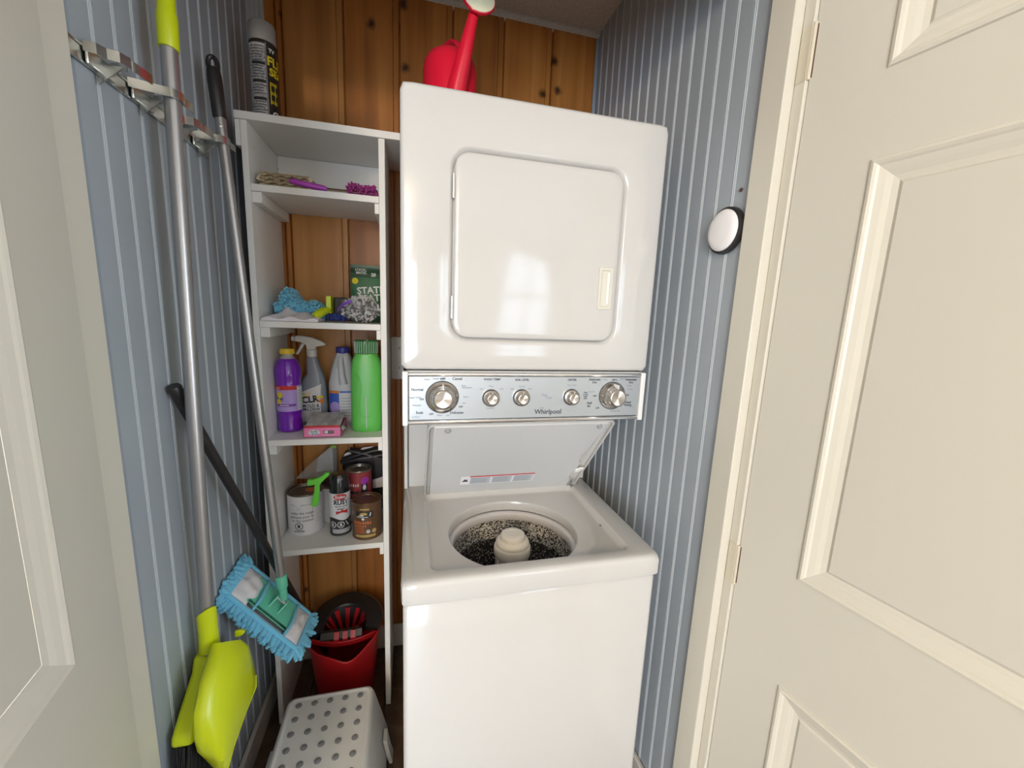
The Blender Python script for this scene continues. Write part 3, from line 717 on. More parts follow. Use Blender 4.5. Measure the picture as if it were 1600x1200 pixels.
# lime clip brush
t = thing('brush', 'small lime and black hand brush lying beside the plastic bag', 'brush', (-.205, .58, z0))
b = BM(); box(b, -.2285, -.2135, .575, .640, z0 + .026, z0 + .078); emit('end_plate', b, 'lime', t, bevel=.002)
b = BM(); tube(b, [(-.2535, .532, z0 + .016), (-.247, .537, z0 + .020), (-.236, .555, z0 + .030), (-.2225, .580, z0 + .036)], [.010, .0125, .0125, .010], 12); emit('handle', b, 'lime', t, smooth=True)
b = BM(); box(b, -.2125, -.150, .616, .640, z0 + .022, z0 + .076); emit('brush_block', b, 'clip_black', t, bevel=.003)
random.seed(8); b = BM()
for i in range(60):
    x = -.226 + .050 * random.random(); y = .590 + .04 * random.random(); tube(b, [(x, y, z0 + .024), (x + random.uniform(-.006, .006), y - .012, z0 + .004 + .004 * random.random())], [.0035, .003], 5)
o = emit('soft_bristles', b, 'ink_blue', t); o['kind'] = 'stuff'
# green dryer-sheet pouch
t = thing('dryer_sheet_pouch', 'green dryer sheet pouch standing at the back of the shelf', 'pouch', (-.11, .70, z0))
b = BM(); px0, px1, py, pz1 = -.172, -.0685, .690, z0 + .186
loft(b, [[(x, y, z) for x, y in rrect(px0 + i, px1 - i, py - w, py + w, max(.001, w * .9), 3)] for z, w, i in ((z0 + .0005, .022, .004), (z0 + .03, .026, 0), (z0 + .10, .024, 0), (z0 + .16, .010, .001), (pz1 - .012, .003, .001), (pz1, .003, .001))], True, True, True)
emit('pouch_body', b, 'static_green', t, smooth=True)
b = BM()
def pw(z):
    zz_ = z - z0
    return .0262 - (.0022 * (zz_ - .03) / .07 if zz_ < .10 else .0022 + .014 * (zz_ - .10) / .06) if zz_ < .16 else max(.003, .010 - .007 * (zz_ - .16) / .014)
pf = lambda s, z: (s, py - pw(z) - .0012, z); pf2 = lambda s, z: (s, py - pw(z) - .0018, z)
patch(b, px0 + .002, px1 - .002, z0 + .146, pz1 - .003, pf, 2, 6, mi=0)
put_text(b, 'STATIC', .011, pf2, .0003, 1, (px0 + .034, z0 + .170)); put_text(b, 'MATIC', .011, pf2, .0003, 1, (px0 + .036, z0 + .160)); put_text(b, '20', .015, pf2, .0006, 1, (px0 + .074, z0 + .155))
poly(b, disc_pts(px0 + .017, z0 + .133, .010, 16), pf2, 2)
put_text(b, 'STATIC', .030, pf2, .0008, 1, (px0 + .072, z0 + .105), 1.0, .10); put_text(b, 'MATIC', .030, pf2, .0008, 1, (px0 + .078, z0 + .080), 1.0, .10)
emit('printing', b, ['static_dark', 'ink_white', 'ink_yellow'], t)
# bag of shreds
t = thing('plastic_bag', 'clear plastic bag of white and black shreds with a purple strip', 'bag', (-.125, .57, z0))
ctr = Vector((-.128, .572, z0 + .043)); sz = Vector((.060, .040, .042))
random.seed(21); b = BM()
for i in range(330):
    while True:
        p = Vector((random.uniform(-1, 1), random.uniform(-1, 1), random.uniform(-1, 1)))
        if .45 < p.length < .93: break
    c = Vector((ctr.x + p.x * sz.x, ctr.y + p.y * sz.y, ctr.z + p.z * sz.z)); a = Vector((random.gauss(0, 1), random.gauss(0, 1), random.gauss(0, 1))).normalized(); w = a.orthogonal().normalized() * .0035
    l = random.uniform(.005, .010); k = random.uniform(-.004, .004); m_ = 1 if random.random() < .30 else 0
    q = [c - a * l, c + w * k, c + a * l]
    vv = [(bm_v + w, bm_v - w) for bm_v in q]
    L = [[b.verts.new(x_) for x_ in pr] for pr in vv]
    for j in (0, 1): b.faces.new((L[j][0], L[j][1], L[j + 1][1], L[j + 1][0])).material_index = m_
o = emit('shreds', b, ['shred_white', 'shred_dark'], t); o['kind'] = 'stuff'
b = BM(); bmesh.ops.create_icosphere(b, subdivisions=3, radius=1)
for v in b.verts:
    n_ = 1 + .05 * math.sin(9 * v.co.x + 4 * v.co.z) + .04 * math.sin(13 * v.co.y - 7 * v.co.x)
    v.co = Vector((ctr.x + v.co.x * sz.x * 1.02 * n_, ctr.y + v.co.y * sz.y * n_, max(z0 + .0006, ctr.z + v.co.z * sz.z * n_)))
emit('film', b, 'clear_film', t, smooth=True)
b = BM(); V = []
for i in range(13):
    a = R(100 + 62 * i / 12); row = []
    for k in (0, 1):
        x = ctr.x - .012 + .055 * math.cos(a) ; z = ctr.z - .02 + .046 * math.sin(a) - k * .009; row.append(b.verts.new((x, ctr.y - .037 + .02 * abs(math.cos(a)) ** 2, z)))
    V.append(row)
for i in range(12): b.faces.new((V[i][0], V[i + 1][0], V[i + 1][1], V[i][1]))
emit('seal_strip', b, 'purple_deep', t)

# ================================================================== SHELF C : bottles
z0 = SH[2]
# purple cleaner
cx, cy = -.352, .612; c3 = (cx, cy, z0)
t = thing('cleaner_bottle', 'purple liquid cleaner bottle with yellow cap', 'bottle', c3)
prof = [(.030, 0), (.0355, .004), (.036, .012), (.034, .020), (.0345, .05), (.0335, .060), (.036, .066), (.036, .150), (.0345, .156), (.037, .172), (.0375, .188), (.035, .206), (.029, .222), (.022, .231)]
b = BM(); lathe(b, c3, prof, seg=44, cap1=True); emit('bottle_body', b, 'purple_liquid', t, smooth=True)
b = BM(); lathe(b, c3, [(.0222, .2305), (.0165, .237), (.0155, .247)], seg=30, cap0=False); emit('neck', b, 'clear_neck', t, smooth=True)
b = BM(); lathe(b, c3, [(.0175, .244), (.0195, .245), (.0198, .258), (.0185, .261), (0, .261)], seg=36, cap1=False)
for k in range(24):
    a = 2 * math.pi * k / 24; tube(b, [(cx + .0198 * math.cos(a), cy + .0198 * math.sin(a), z0 + .246), (cx + .0198 * math.cos(a), cy + .0198 * math.sin(a), z0 + .2575)], .0009, 5)
emit('cap', b, 'yellow_cap', t, smooth=True)
b = BM(); fm = cyl_map(c3, .036, -66, .0005); fm2 = cyl_map(c3, .036, -66, .0009); fm3 = cyl_map(c3, .036, -66, .0012)
patch(b, -.066, .045, .068, .149, fm, 24, mi=0); patch(b, -.066, .016, .136, .149, fm2, 18, mi=1); patch(b, -.045, .012, .084, .092, fm2, 14, mi=2)
patch(b, .018, .043, .072, .143, fm2, 6, mi=3)
for k in range(9): patch(b, .020, .040 - .004 * (k % 3), .076 + k * .007, .0775 + k * .007, fm3, 5, mi=5)
for (s, z, r, n) in ((-.034, .120, .013, 11), (-.036, .110, .016, 13), (-.038, .100, .011, 9)):
    poly(b, [(s + (r if k % 2 else r * .6) * math.cos(math.pi * k / n), z + (r if k % 2 else r * .6) * math.sin(math.pi * k / n)) for k in range(2 * n)], fm2 if r == .016 else fm3, 5 if r == .016 else 4)
patch(b, -.058, -.030, .142, .1435, fm3, 5, mi=3); patch(b, -.058, -.034, .138, .1392, fm3, 5, mi=3)
patch(b, -.034, -.008, .0868, .0892, fm3, 5, mi=3)
emit('label_wrap', b, ['purple_label', 'ink_red', 'purple_deep', 'label_white', 'ink_yellow', 'ink_blue'], t)

# CLR spray bottle (broad flat bottle with a trigger)
cx, cy = -.298, .690
t = thing('spray_bottle', 'grey trigger spray bottle with white mould remover label', 'spray bottle', (cx, cy, z0))
def oval(w, d, z, dx=0, n=28): return [(cx + dx + w * math.copysign(abs(math.cos(2 * math.pi * i / n)) ** .7, math.cos(2 * math.pi * i / n)), cy + d * math.copysign(abs(math.sin(2 * math.pi * i / n)) ** .7, math.sin(2 * math.pi * i / n)), z0 + z) for i in range(n)]
b = BM(); loft(b, [oval(.040, .024, 0), oval(.043, .027, .006), oval(.0435, .027, .06), oval(.0415, .026, .115), oval(.036, .025, .15, .003), oval(.0255, .022, .172, .008), oval(.020, .018, .20, .003), oval(.0165, .0165, .224, 0), oval(.0135, .0135, .229, 0)], True, True, True)
emit('bottle_body', b, 'clr_grey', t, smooth=True)
b = BM(); lathe(b, (cx, cy, z0), [(.0140, .228), (.0158, .230), (.0158, .250), (.0140, .252)], seg=28); emit('collar', b, 'plastic_white', t, smooth=True)
b = BM()
hp = [(-.050, .291), (-.048, .279), (-.030, .276), (-.016, .268), (-.013, .252), (.013, .252), (.016, .262), (.040, .266), (.047, .2705), (.030, .282), (.005, .292), (-.025, .297), (-.044, .297)]
loft(b, [[(cx + s, cy - w, z0 + q) for s, q in [(s * k, .277 + (q - .277) * k) for s, q in hp]] for w, k in ((.012, .86), (.0105, .97), (.0, 1), (-.0105, .97), (-.012, .86))], True, True, True); hd = emit('sprayer_head', b, 'plastic_white', t, smooth=True)
b = BM(); tube(b, [(cx - .022, cy, z0 + .276), (cx - .030, cy, z0 + .262), (cx - .039, cy, z0 + .246), (cx - .046, cy, z0 + .236)], [.0055, .0055, .005, .004], 10); emit('trigger', b, 'plastic_white', hd, smooth=True)
b = BM(); lathe(b, (cx - .050, cy, z0 + .287), [(.0085, 0), (.0085, .008), (.006, .010)], axis=(-1, 0, 0), seg=16); emit('nozzle', b, 'plastic_white', hd, smooth=True)
b = BM()
def cf(e_):
    def f(s, zz_):
        w = .0435 if zz_ < .06 else .0435 - .002 * (zz_ - .06) / .055 if zz_ < .115 else .0415 - .0055 * (zz_ - .115) / .035
        dd_ = .027 if zz_ < .06 else .027 - .001 * (zz_ - .06) / .055 if zz_ < .115 else .026
        u = max(-.995, min(.995, s / w)); ct = abs(u) ** (1 / .7); st_ = (1 - min(1, ct * ct)) ** .5
        return (cx + s, cy - dd_ * st_ ** .7 - e_, z0 + zz_)
    return f
c1, c2_, c3_ = cf(.0008), cf(.0013), cf(.0018)
ns = 12
V0 = [b.verts.new(c1(-.034 + .071 * i / ns, .012)) for i in range(ns + 1)]; V1 = [b.verts.new(c1(-.034 + .071 * i / ns, .112 + .030 * i / ns)) for i in range(ns + 1)]
for i in range(ns): b.faces.new((V0[i], V0[i + 1], V1[i + 1], V1[i]))
put_text(b, 'CLR', .030, c2_, .0012, 1, (-.006, .087), .95, .12); put_text(b, 'MOLD &', .0145, c2_, .0003, 1, (-.004, .066), .95, .04); put_text(b, 'MILDEW', .0145, c2_, .0003, 1, (-.002, .054), .95, .03); put_text(b, 'CLEAR', .0095, c2_, 0, 2, (-.006, .0435))
poly(b, [(-.032, .101), (-.004, .107), (-.004, .111), (-.032, .105)], c2_, 3); poly(b, [(-.033, .094), (-.008, .099), (-.008, .103), (-.033, .098)], c2_, 3)
poly(b, [(.014, .098), (.034, .100), (.034, .092), (.014, .090)], c2_, 3); poly(b, [(.010, .086), (.034, .091), (.034, .072), (.024, .076)], c2_, 4); poly(b, [(-.034, .076), (-.027, .080), (-.027, .092), (-.034, .090)], c2_, 5)
patch(b, -.014, .022, .022, .0235, c2_, 4, mi=2); patch(b, -.014, .030, .016, .0175, c2_, 4, mi=2)
emit('front_label', b, ['label_white', 'ink_dark', 'ink_grey', 'ink_yellow', 'ink_orange', 'ink_green'], t)

# bleach jug
cx, cy = -.2035, .706
t = thing('bleach_jug', 'white bleach jug with dark blue cap and blue label', 'jug', (cx, cy, z0))
def ov2(w, d, z, dx=0): return [(cx + dx + w * math.copysign(abs(math.cos(2 * math.pi * i / 32)) ** .6, math.cos(2 * math.pi * i / 32)), cy + d * math.copysign(abs(math.sin(2 * math.pi * i / 32)) ** .6, math.sin(2 * math.pi * i / 32)), z0 + z) for i in range(32)]
b = BM(); loft(b, [ov2(.044, .040, 0), ov2(.047, .043, .006), ov2(.047, .043, .122), ov2(.046, .042, .140), ov2(.040, .037, .172), ov2(.030, .030, .212), ov2(.024, .026, .232), ov2(.0185, .0195, .243), ov2(.0165, .0165, .246)], True, True, True); jb = emit('jug_body', b, 'bleach_white', t, smooth=True)
b = BM(); tube(b, [(cx - .004, cy - .026, z0 + .226), (cx - .003, cy - .037, z0 + .205), (cx + .001, cy - .044, z0 + .170), (cx + .005, cy - .042, z0 + .140)], [.009, .0105, .0105, .014], 14); emit('grip', b, 'bleach_white', jb, smooth=True)
b = BM(); lathe(b, (cx, cy, z0), [(.0215, .240), (.0225, .242), (.0220, .258), (.020, .261), (0, .262)], seg=32, cap1=False); emit('cap', b, 'blue_cap', t, smooth=True)
def jf(e_):
    def f(s, zz_):
        u = max(-.998, min(.998, s / .047)); return (cx + s, cy - .043 * (1 - min(1, abs(u) ** (2 / .6))) ** .3 - e_, z0 + zz_)
    return f
j1, j2, j3 = jf(.0008), jf(.0013), jf(.0018)
b = BM(); patch(b, -.043, .043, .012, .116, j1, 14, mi=0); patch(b, -.043, -.010, .012, .116, j2, 6, mi=1); patch(b, -.043, -.010, .108, .117, j3, 6, mi=2); patch(b, -.008, .043, .110, .1155, j3, 6, mi=1)
poly(b, disc_pts(-.024, .060, .0165, 20, .0195), j3, 3)
for k in range(7): patch(b, -.004, .040 - .005 * (k % 2), .030 + k * .010, .0315 + k * .010, j2, 5, mi=4)
emit('front_label', b, ['label_white', 'label_blue', 'ink_orange', 'purple_label', 'ink_grey'], t)

# green detergent
cx, cy = -.117, .598
t = thing('detergent_bottle', 'bright green detergent bottle with dark green measuring cap', 'bottle', (cx, cy, z0))
def ov3(w, d, z, q=.62): return [(cx + w * math.copysign(abs(math.cos(2 * math.pi * i / 36)) ** q, math.cos(2 * math.pi * i / 36)), cy + d * math.copysign(abs(math.sin(2 * math.pi * i / 36)) ** q, math.sin(2 * math.pi * i / 36)), z0 + z) for i in range(36)]
b = BM(); loft(b, [ov3(.043, .034, 0), ov3(.0475, .038, .006), ov3(.0485, .039, .03), ov3(.0485, .039, .16), ov3(.0475, .038, .205), ov3(.043, .036, .228), ov3(.0385, .0345, .240), ov3(.036, .034, .244), ov3(.035, .034, .252, .9)], True, True, True)
gb = emit('bottle_body', b, 'detergent_green', t, smooth=True)
b = BM(); pts = [(s, q) for s, q in ((-.020, .062), (-.012, .052), (.0, .049), (.010, .053), (.016, .066), (.017, .09), (.013, .125), (.017, .150), (.030, .172))]
tube(b, [(cx + s, cy - .0378 - .0008 * (1 - abs(s) * 25), z0 + q) for s, q in pts], .0011, 6); emit('grip_ridge', b, 'detergent_green', gb, smooth=True)
b = BM(); pts = [(-.020, .062), (-.021, .085), (-.016, .120), (-.013, .150), (-.020, .18), (-.036, .195)]
tube(b, [(cx + s, cy - .0378 - .0008 * (1 - abs(s) * 25), z0 + q) for s, q in pts], .0011, 6); emit('grip_ridge', b, 'detergent_green', gb, smooth=True)
b = BM(); box(b, cx - .0012, cx + .0012, cy - .0396, cy - .0375, z0 + .012, z0 + .12); emit('level_window', b, 'grey_pale', gb)
b = BM(); lathe(b, (cx, cy, z0), [(.0335, .250), (.0350, .252), (.0360, .292), (.0350, .293), (.033, .254)], seg=44, cap0=True, cap1=True)
for k in range(30):
    a = 2 * math.pi * k / 30; tube(b, [(cx + .0352 * math.cos(a), cy + .0352 * math.sin(a), z0 + .254), (cx + .0360 * math.cos(a), cy + .0360 * math.sin(a), z0 + .290)], .0008, 4)
cp = emit('measuring_cap', b, 'detergent_cap', t, smooth=True)
b = BM(); lathe(b, (cx, cy, z0), [(.014, .2525), (.013, .274), (0, .276)], seg=20, cap1=False); emit('pour_spout', b, 'detergent_green', cp, smooth=True)

# pink box of dryer sheets
x0, x1, y0, y1, h = -.294, -.188, .519, .640, .030
t = thing('sheet_box', 'open pink box of laundry sheets in front of the bottles', 'box', ((x0 + x1) / 2, .58, z0))
b = BM()
box(b, x0, x1, y0, y0 + .0012, z0 + .0003, z0 + h); box(b, x0, x1, y1 - .0012, y1, z0 + .0003, z0 + h); box(b, x0, x0 + .0012, y0, y1, z0 + .0003, z0 + h); box(b, x1 - .0012, x1, y0, y1, z0 + .0003, z0 + h); box(b, x0, x1, y0, y1, z0 + .0003, z0 + .0015)
emit('box_body', b, 'pink_box', t)
b = BM()
M_ = Matrix.Translation((0, y0 + .003, z0 + h)) @ Matrix.Rotation(R(7), 4, 'X')
V = [[None] * 13 for _ in range(9)]
random.seed(4)
for j in range(9):
    for i in range(13):
        x = x0 + .004 + (x1 - x0 - .006) * i / 12; y = .115 * j / 8; z = .0015 + .003 * random.random() + .004 * (j / 8)
        V[j][i] = b.verts.new(M_ @ Vector((x, y, z)))
for j in range(8):
    for i in range(12): b.faces.new((V[j][i], V[j][i + 1], V[j + 1][i + 1], V[j + 1][i]))
emit('foil_liner', b, 'silver_foil', t)
b = BM(); box(b, x0 + .004, x1 - .004, y0 + .0020, y0 + .0032, z0 + h - .002, z0 + h + .006); emit('liner_edge', b, 'ink_red', t)
b = BM(); prism(b, [(0, 0), (.020, .002), (.026, .018), (.006, .016)], lambda s, q: (x1 + s * .3, y0 + .002 + q * 2.2, z0 + h - s * .55), lambda s, q: (x1 + s * .3 + .0008, y0 + .002 + q * 2.2, z0 + h - s * .55 + .0006)); emit('flap', b, 'label_white', t)
b = BM(); f1 = y_map(y0 - .0005); f2_ = y_map(y0 - .0009); f3_ = y_map(y0 - .0013); mx_ = x0 + .030
poly(b, [(mx_ + (.018 if k % 2 else .0145) * math.cos(2 * math.pi * k / 20), z0 + .0155 + (.0105 if k % 2 else .008) * math.sin(2 * math.pi * k / 20)) for k in range(20)], f1, 0)
put_text(b, 'Fluffy', .0105, f2_, .0004, 2, (mx_, z0 + .0180), 1, .1); put_text(b, 'Sheets', .0075, f2_, .0002, 3, (mx_ + .002, z0 + .0105), 1, .1)
patch(b, x0 + .056, x0 + .086, z0 + .011, z0 + .0205, f1, 1, mi=4); put_text(b, '48', .0115, f2_, .0006, 1, (x0 + .0635, z0 + .0158)); put_text(b, 'SHEETS', .0042, f2_, 0, 1, (x0 + .078, z0 + .016)); patch(b, x0 + .054, x0 + .090, z0 + .006, z0 + .0068, f1, 1, mi=1)
emit('printing', b, ['ink_white', 'ink_white', 'ink_grey', 'ink_blue', 'ink_dark'], t)

# ================================================================== SHELF D : paints
z0 = SH[3]
def tin(name, label, c, r, h, body, lidm='tin_lid', cat='paint can'):
    t = thing(name, label, cat, c, 'paint and stain cans on the lowest shelf')
    b = BM(); lathe(b, c, [(r, .0003), (r + .0012, .001), (r + .0012, .0035), (r, .005), (r, h - .005), (r + .0012, h - .0035), (r + .0015, h - .0005), (r - .001, h)], seg=52, cap1=False); bd = emit('tin_body', b, body, t, smooth=True)
    b = BM(); lathe(b, c, [(r + .0012, h - .003), (r + .0018, h - .001), (r + .0008, h + .0008), (r - .0035, h + .0006), (r - .0042, h - .0025), (r - .0075, h - .003), (r - .0085, h - .0005), (r - .0145, h - .0005), (r - .0155, h - .0035), (0, h - .0035)], seg=52, cap0=False, cap1=False); emit('tin_lid', b, lidm, t, smooth=True)
    return t, bd
c = (-.327, .640, z0)
t, bd = tin('paint_can', 'white labelled paint can with an orange dot on its lid', c, .0545, .140, 'label_white')
b = BM(); lathe(b, (c[0] + .019, c[1] + .005, z0 + .1367), [(.019, 0), (.0165, .0012), (0, .0014)], seg=24, cap1=False, sy=.9); emit('colour_dot', b, 'rust_orange', t)
fm = cyl_map(c, .0545, -92, .0006); fm2 = cyl_map(c, .0545, -92, .0010)
b = BM()
put_text(b, 'under the range', .0125, fm, 0, 0, (.002, .080), .9); put_text(b, 'peinture pour la', .0125, fm, 0, 0, (.0, .0665), .9); put_text(b, 'vie des cuisines', .0125, fm, 0, 0, (.002, .054), .9)
def outline(pts, w, fn, mi): 
    for (ax_, ay_), (bx_, by_) in zip(pts, pts[1:]):
        d = Vector((bx_ - ax_, by_ - ay_)); nn_ = Vector((-d.y, d.x)).normalized() * w / 2
        poly(b, [(ax_ + nn_.x, ay_ + nn_.y), (bx_ + nn_.x, by_ + nn_.y), (bx_ - nn_.x, by_ - nn_.y), (ax_ - nn_.x, ay_ - nn_.y)], fn, mi)
oc = [(-.008 + .0125 * math.cos(R(22.5 + 45 * k)), .034 + .0125 * math.sin(R(22.5 + 45 * k))) for k in range(9)]
outline(oc, .0022, fm, 0)
poly(b, disc_pts(-.008, .0365, .0042, 12), fm, 0); poly(b, [(-.0135, .029), (-.0125, .0275), (-.0025, .0325), (-.0035, .034)], fm, 0); poly(b, [(-.0025, .029), (-.0035, .0275), (-.0135, .0325), (-.0125, .034)], fm, 0)
put_text(b, 'DANGER', .0085, fm, .0002, 0, (-.008, .0165))
outline([(-.034, .1095), (-.022, .1085), (-.018, .105)], .001, fm, 0); outline([(.0, .105), (.004, .109), (.034, .1065)], .001, fm, 0)
outline([(.036, .098), (.036, .050)], .0007, fm, 0); outline([(-.012, .103), (-.011, .094), (-.004, .094), (-.003, .102)], .0008, fm, 1)
for k in range(7): patch(b, .043, .068 - .004 * (k % 3), .042 + .0085 * k, .0432 + .0085 * k, fm, 4, mi=1)
emit('printing', b, ['ink_dark', 'ink_grey'], bd)
c = (-.252, .712, z0)
t, bd = tin('paint_can', 'white labelled paint can half hidden behind the front white one', c, .046, .128, 'label_white')
fm = cyl_map(c, .046, -70, .0006); b = BM()
for k in range(6): patch(b, -.014, .016 - .005 * (k % 2), .030 + k * .014, .033 + k * .014, fm, 5, mi=0); patch(b, .006, .012, .034 + k * .014, .040 + k * .014, fm, 2, mi=1)
emit('printing', b, ['grey_pale', 'ink_blue'], bd)
# spray paint
c = (-.2105, .598, z0)
t = thing('spray_paint', 'black and white rust spray paint can with glossy black cap', 'spray can', c)
b = BM(); lathe(b, c, [(.031, .0003), (.0335, .002), (.0335, .005), (.032, .007), (.0325, .012), (.0325, .150), (.0305, .156)], seg=44); bd = emit('can_body', b, 'dark_label', t, smooth=True)
b = BM(); lathe(b, c, [(.0320, .150), (.0320, .166), (.0300, .190), (.0262, .206), (.0245, .209), (.0, .2095)], seg=44, cap1=False); emit('cap', b, 'black_gloss', t, smooth=True)
fm = cyl_map(c, .0325, -72, .0006); fm2 = cyl_map(c, .0325, -72, .0010); fm3 = cyl_map(c, .0325, -72, .0014)
b = BM()
ns = 16
V0 = [b.verts.new(fm(-.052 + .100 * i / ns, .060 + .005 * math.sin(i * .5))) for i in range(ns + 1)]; V1 = [b.verts.new(fm(-.052 + .100 * i / ns, .149)) for i in range(ns + 1)]
for i in range(ns): b.faces.new((V0[i], V0[i + 1], V1[i + 1], V1[i]))
poly(b, disc_pts(-.004, .1375, .0205, 22, .0105), fm2, 1); put_text(b, 'Krylon', .013, fm3, .0006, 0, (-.004, .1375), .85); put_text(b, 'RUST', .0225, fm2, .0010, 2, (-.002, .1185), .85)
put_text(b, 'PREVENTATIVE', .0062, fm2, .0002, 2, (-.002, .1045), .9); put_text(b, 'PAINT', .0085, fm2, .0003, 2, (-.002, .0955)); poly(b, [(-.018, .077), (.018, .077), (.018, .090), (.0, .094), (-.018, .088)], fm2, 1)
for s in (-.030, -.004, .021):
    if s > .01: poly(b, [(s - .011, .050), (s + .011, .050), (s, .030)], fm, 0); poly(b, [(s - .0075, .0480), (s + .0075, .0480), (s, .0345)], fm2, 3)
    else: poly(b, disc_pts(s, .040, .0115, 20), fm, 0); poly(b, disc_pts(s, .040, .0092, 18), fm2, 3); poly(b, disc_pts(s, .0425, .0035, 10), fm3, 0); poly(b, [(s - .006, .035), (s + .006, .035), (s + .004, .038), (s - .004, .038)], fm3, 0)
patch(b, -.034, .034, .009, .025, fm, 12, mi=4)
for k in range(3): patch(b, -.030, .028 - .01 * (k % 2), .0115 + k * .0045, .013 + k * .0045, fm2, 8, mi=5)
emit('label_wrap', b, ['label_white', 'ink_red', 'ink_dark', 'dark_label', 'grey_plastic', 'ink_white'], bd)
# brown tin
c = (-.1215, .572, z0)
t, bd = tin('stain_can', 'dark brown wood stain can with gold lettering at the shelf front', c, .0470, .126, 'brown_tin', 'brown_tin')
fm = cyl_map(c, .047, -94, .0006); fm2 = cyl_map(c, .047, -94, .0010); fm3 = cyl_map(c, .047, -94, .0014)
b = BM()
patch(b, -.030, .026, .078, .100, fm, 8, mi=0); patch(b, -.016, .014, .105, .110, fm, 6, mi=1); patch(b, -.028, .010, .080, .082, fm2, 6, mi=2); poly(b, disc_pts(-.004, .092, .012, 16, .005), fm2, 1); poly(b, [(-.022, .085), (-.006, .084), (-.002, .090), (-.012, .089)], fm2, 2); poly(b, [(.014, .084), (.017, .084), (.020, .096), (.017, .096)], fm2, 2)
poly(b, disc_pts(-.006, .074, .0042, 12), fm, 2)
[patch(b, -.038 + .0075 * q, -.0335 + .0075 * q, .056, .066 - .002 * (q % 2), fm, 1, mi=3) for q in range(8)]; [patch(b, -.036 + .006 * q, -.0325 + .006 * q, .0465, .052, fm, 1, mi=3) for q in range(7)]
for k in range(5): patch(b, -.036, -.004 + .004 * (k % 2), .024 + k * .0045, .0255 + k * .0045, fm, 6, mi=3)
poly(b, disc_pts(.029, .030, .0075, 16), fm, 1); poly(b, disc_pts(.010, .030, .0065, 16), fm, 4); patch(b, -.032, .034, .010, .018, fm, 10, mi=1)
emit('printing', b, ['dark_label', 'brown_gold', 'ink_white', 'rust_orange', 'grey_pale'], bd)
# red tin behind
c = (-.158, .684, z0)
t, bd = tin('stain_can', 'red labelled can standing behind the brown stain can', c, .042, .190, 'brick_red', 'tin_rim')
fm = cyl_map(c, .042, -84, .0006); fm2 = cyl_map(c, .042, -84, .0010); b = BM()
poly(b, disc_pts(.020, .155, .015, 18), fm, 0); poly(b, [(.006, .110), (.027, .110), (.029, .150), (.006, .148)], fm2, 1); poly(b, disc_pts(.017, .132, .006, 12, .010), cyl_map(c, .042, -84, .0014), 2); [patch(b, -.036 + .0075 * q, -.0325 + .0075 * q, .137, .147 - .002 * (q % 2), fm, 1, mi=2) for q in range(5)]; patch(b, -.036, -.004, .110, .120, fm, 6, mi=1); patch(b, -.04, .04, .005, .090, fm, 12, mi=2)
emit('printing', b, ['magenta_handle', 'dark_label', 'ink_white'], bd)
# clear pouch leaning behind
t = thing('plastic_pouch', 'clear plastic pouch of hardware leaning above the white paint can', 'pouch', (-.32, .73, z0))
ol = [(-.376, .145), (-.340, .185), (-.300, .222), (-.255, .262), (-.245, .266), (-.238, .255), (-.238, .146)]
b = BM(); prism(b, ol, lambda s, q: (s, .745 - .10 * max(0, .26 - q) * .4, z0 + q), lambda s, q: (s, .732 - .25 * max(0, .26 - q) * .4, z0 + q)); emit('film', b, 'clear_plastic', t, bevel=.003)
b = BM(); prism(b, [(-.302, .216), (-.255, .258), (-.252, .170), (-.310, .165)], lambda s, q: (s, .7415 - .14 * max(0, .26 - q) * .4, z0 + q), lambda s, q: (s, .738 - .20 * max(0, .26 - q) * .4, z0 + q)); emit('header_card', b, 'grey_pale', t)
b = BM(); box(b, -.258, -.240, .7305, .744, z0 + .252, z0 + .262); emit('tag_strip', b, 'ink_green', t, bevel=.001)
b = BM(); prism(b, [(-.250, .25), (-.239, .25), (-.239, .150), (-.252, .150)], lambda s, q: (s, .7415 - .14 * max(0, .26 - q) * .4, z0 + q), lambda s, q: (s, .738 - .20 * max(0, .26 - q) * .4, z0 + q)); emit('dark_insert', b, 'dark_label', t)
random.seed(2); b = BM()
for k in range(9):
    x = -.345 + .010 * k; tube(b, [(x, .724, z0 + .150), (x + .020, .728, z0 + .160 + .006 * random.random())], .0022, 6)
emit('screws', b, 'tin_rim', t)
# green scraper
t = thing('paint_scraper', 'bright green plastic T-shaped scraper resting on the white paint can', 'scraper', (-.275, .60, z0 + .14))
def SC(s, q, w): return (-.2795 + s, .562 + w + .05 * (q - .16), z0 + q)
b = BM(); prism(b, [(-.008, .112), (.004, .112), (.0115, .128), (.014, .150), (.015, .182), (.020, .190), (.0, .190), (-.002, .165), (-.008, .140), (-.011, .120)], lambda s, q: SC(s, q, 0), lambda s, q: SC(s, q, .010)); emit('grip', b, 'green_scraper', t, bevel=.0025)
b = BM(); prism(b, [(-.022, .188), (-.018, .184), (.018, .190), (.044, .216), (.046, .223), (.038, .226), (.018, .212), (-.006, .203), (-.020, .205)], lambda s, q: SC(s, q, -.003), lambda s, q: SC(s, q, .013)); emit('blade_holder', b, 'green_scraper', t, bevel=.0025)
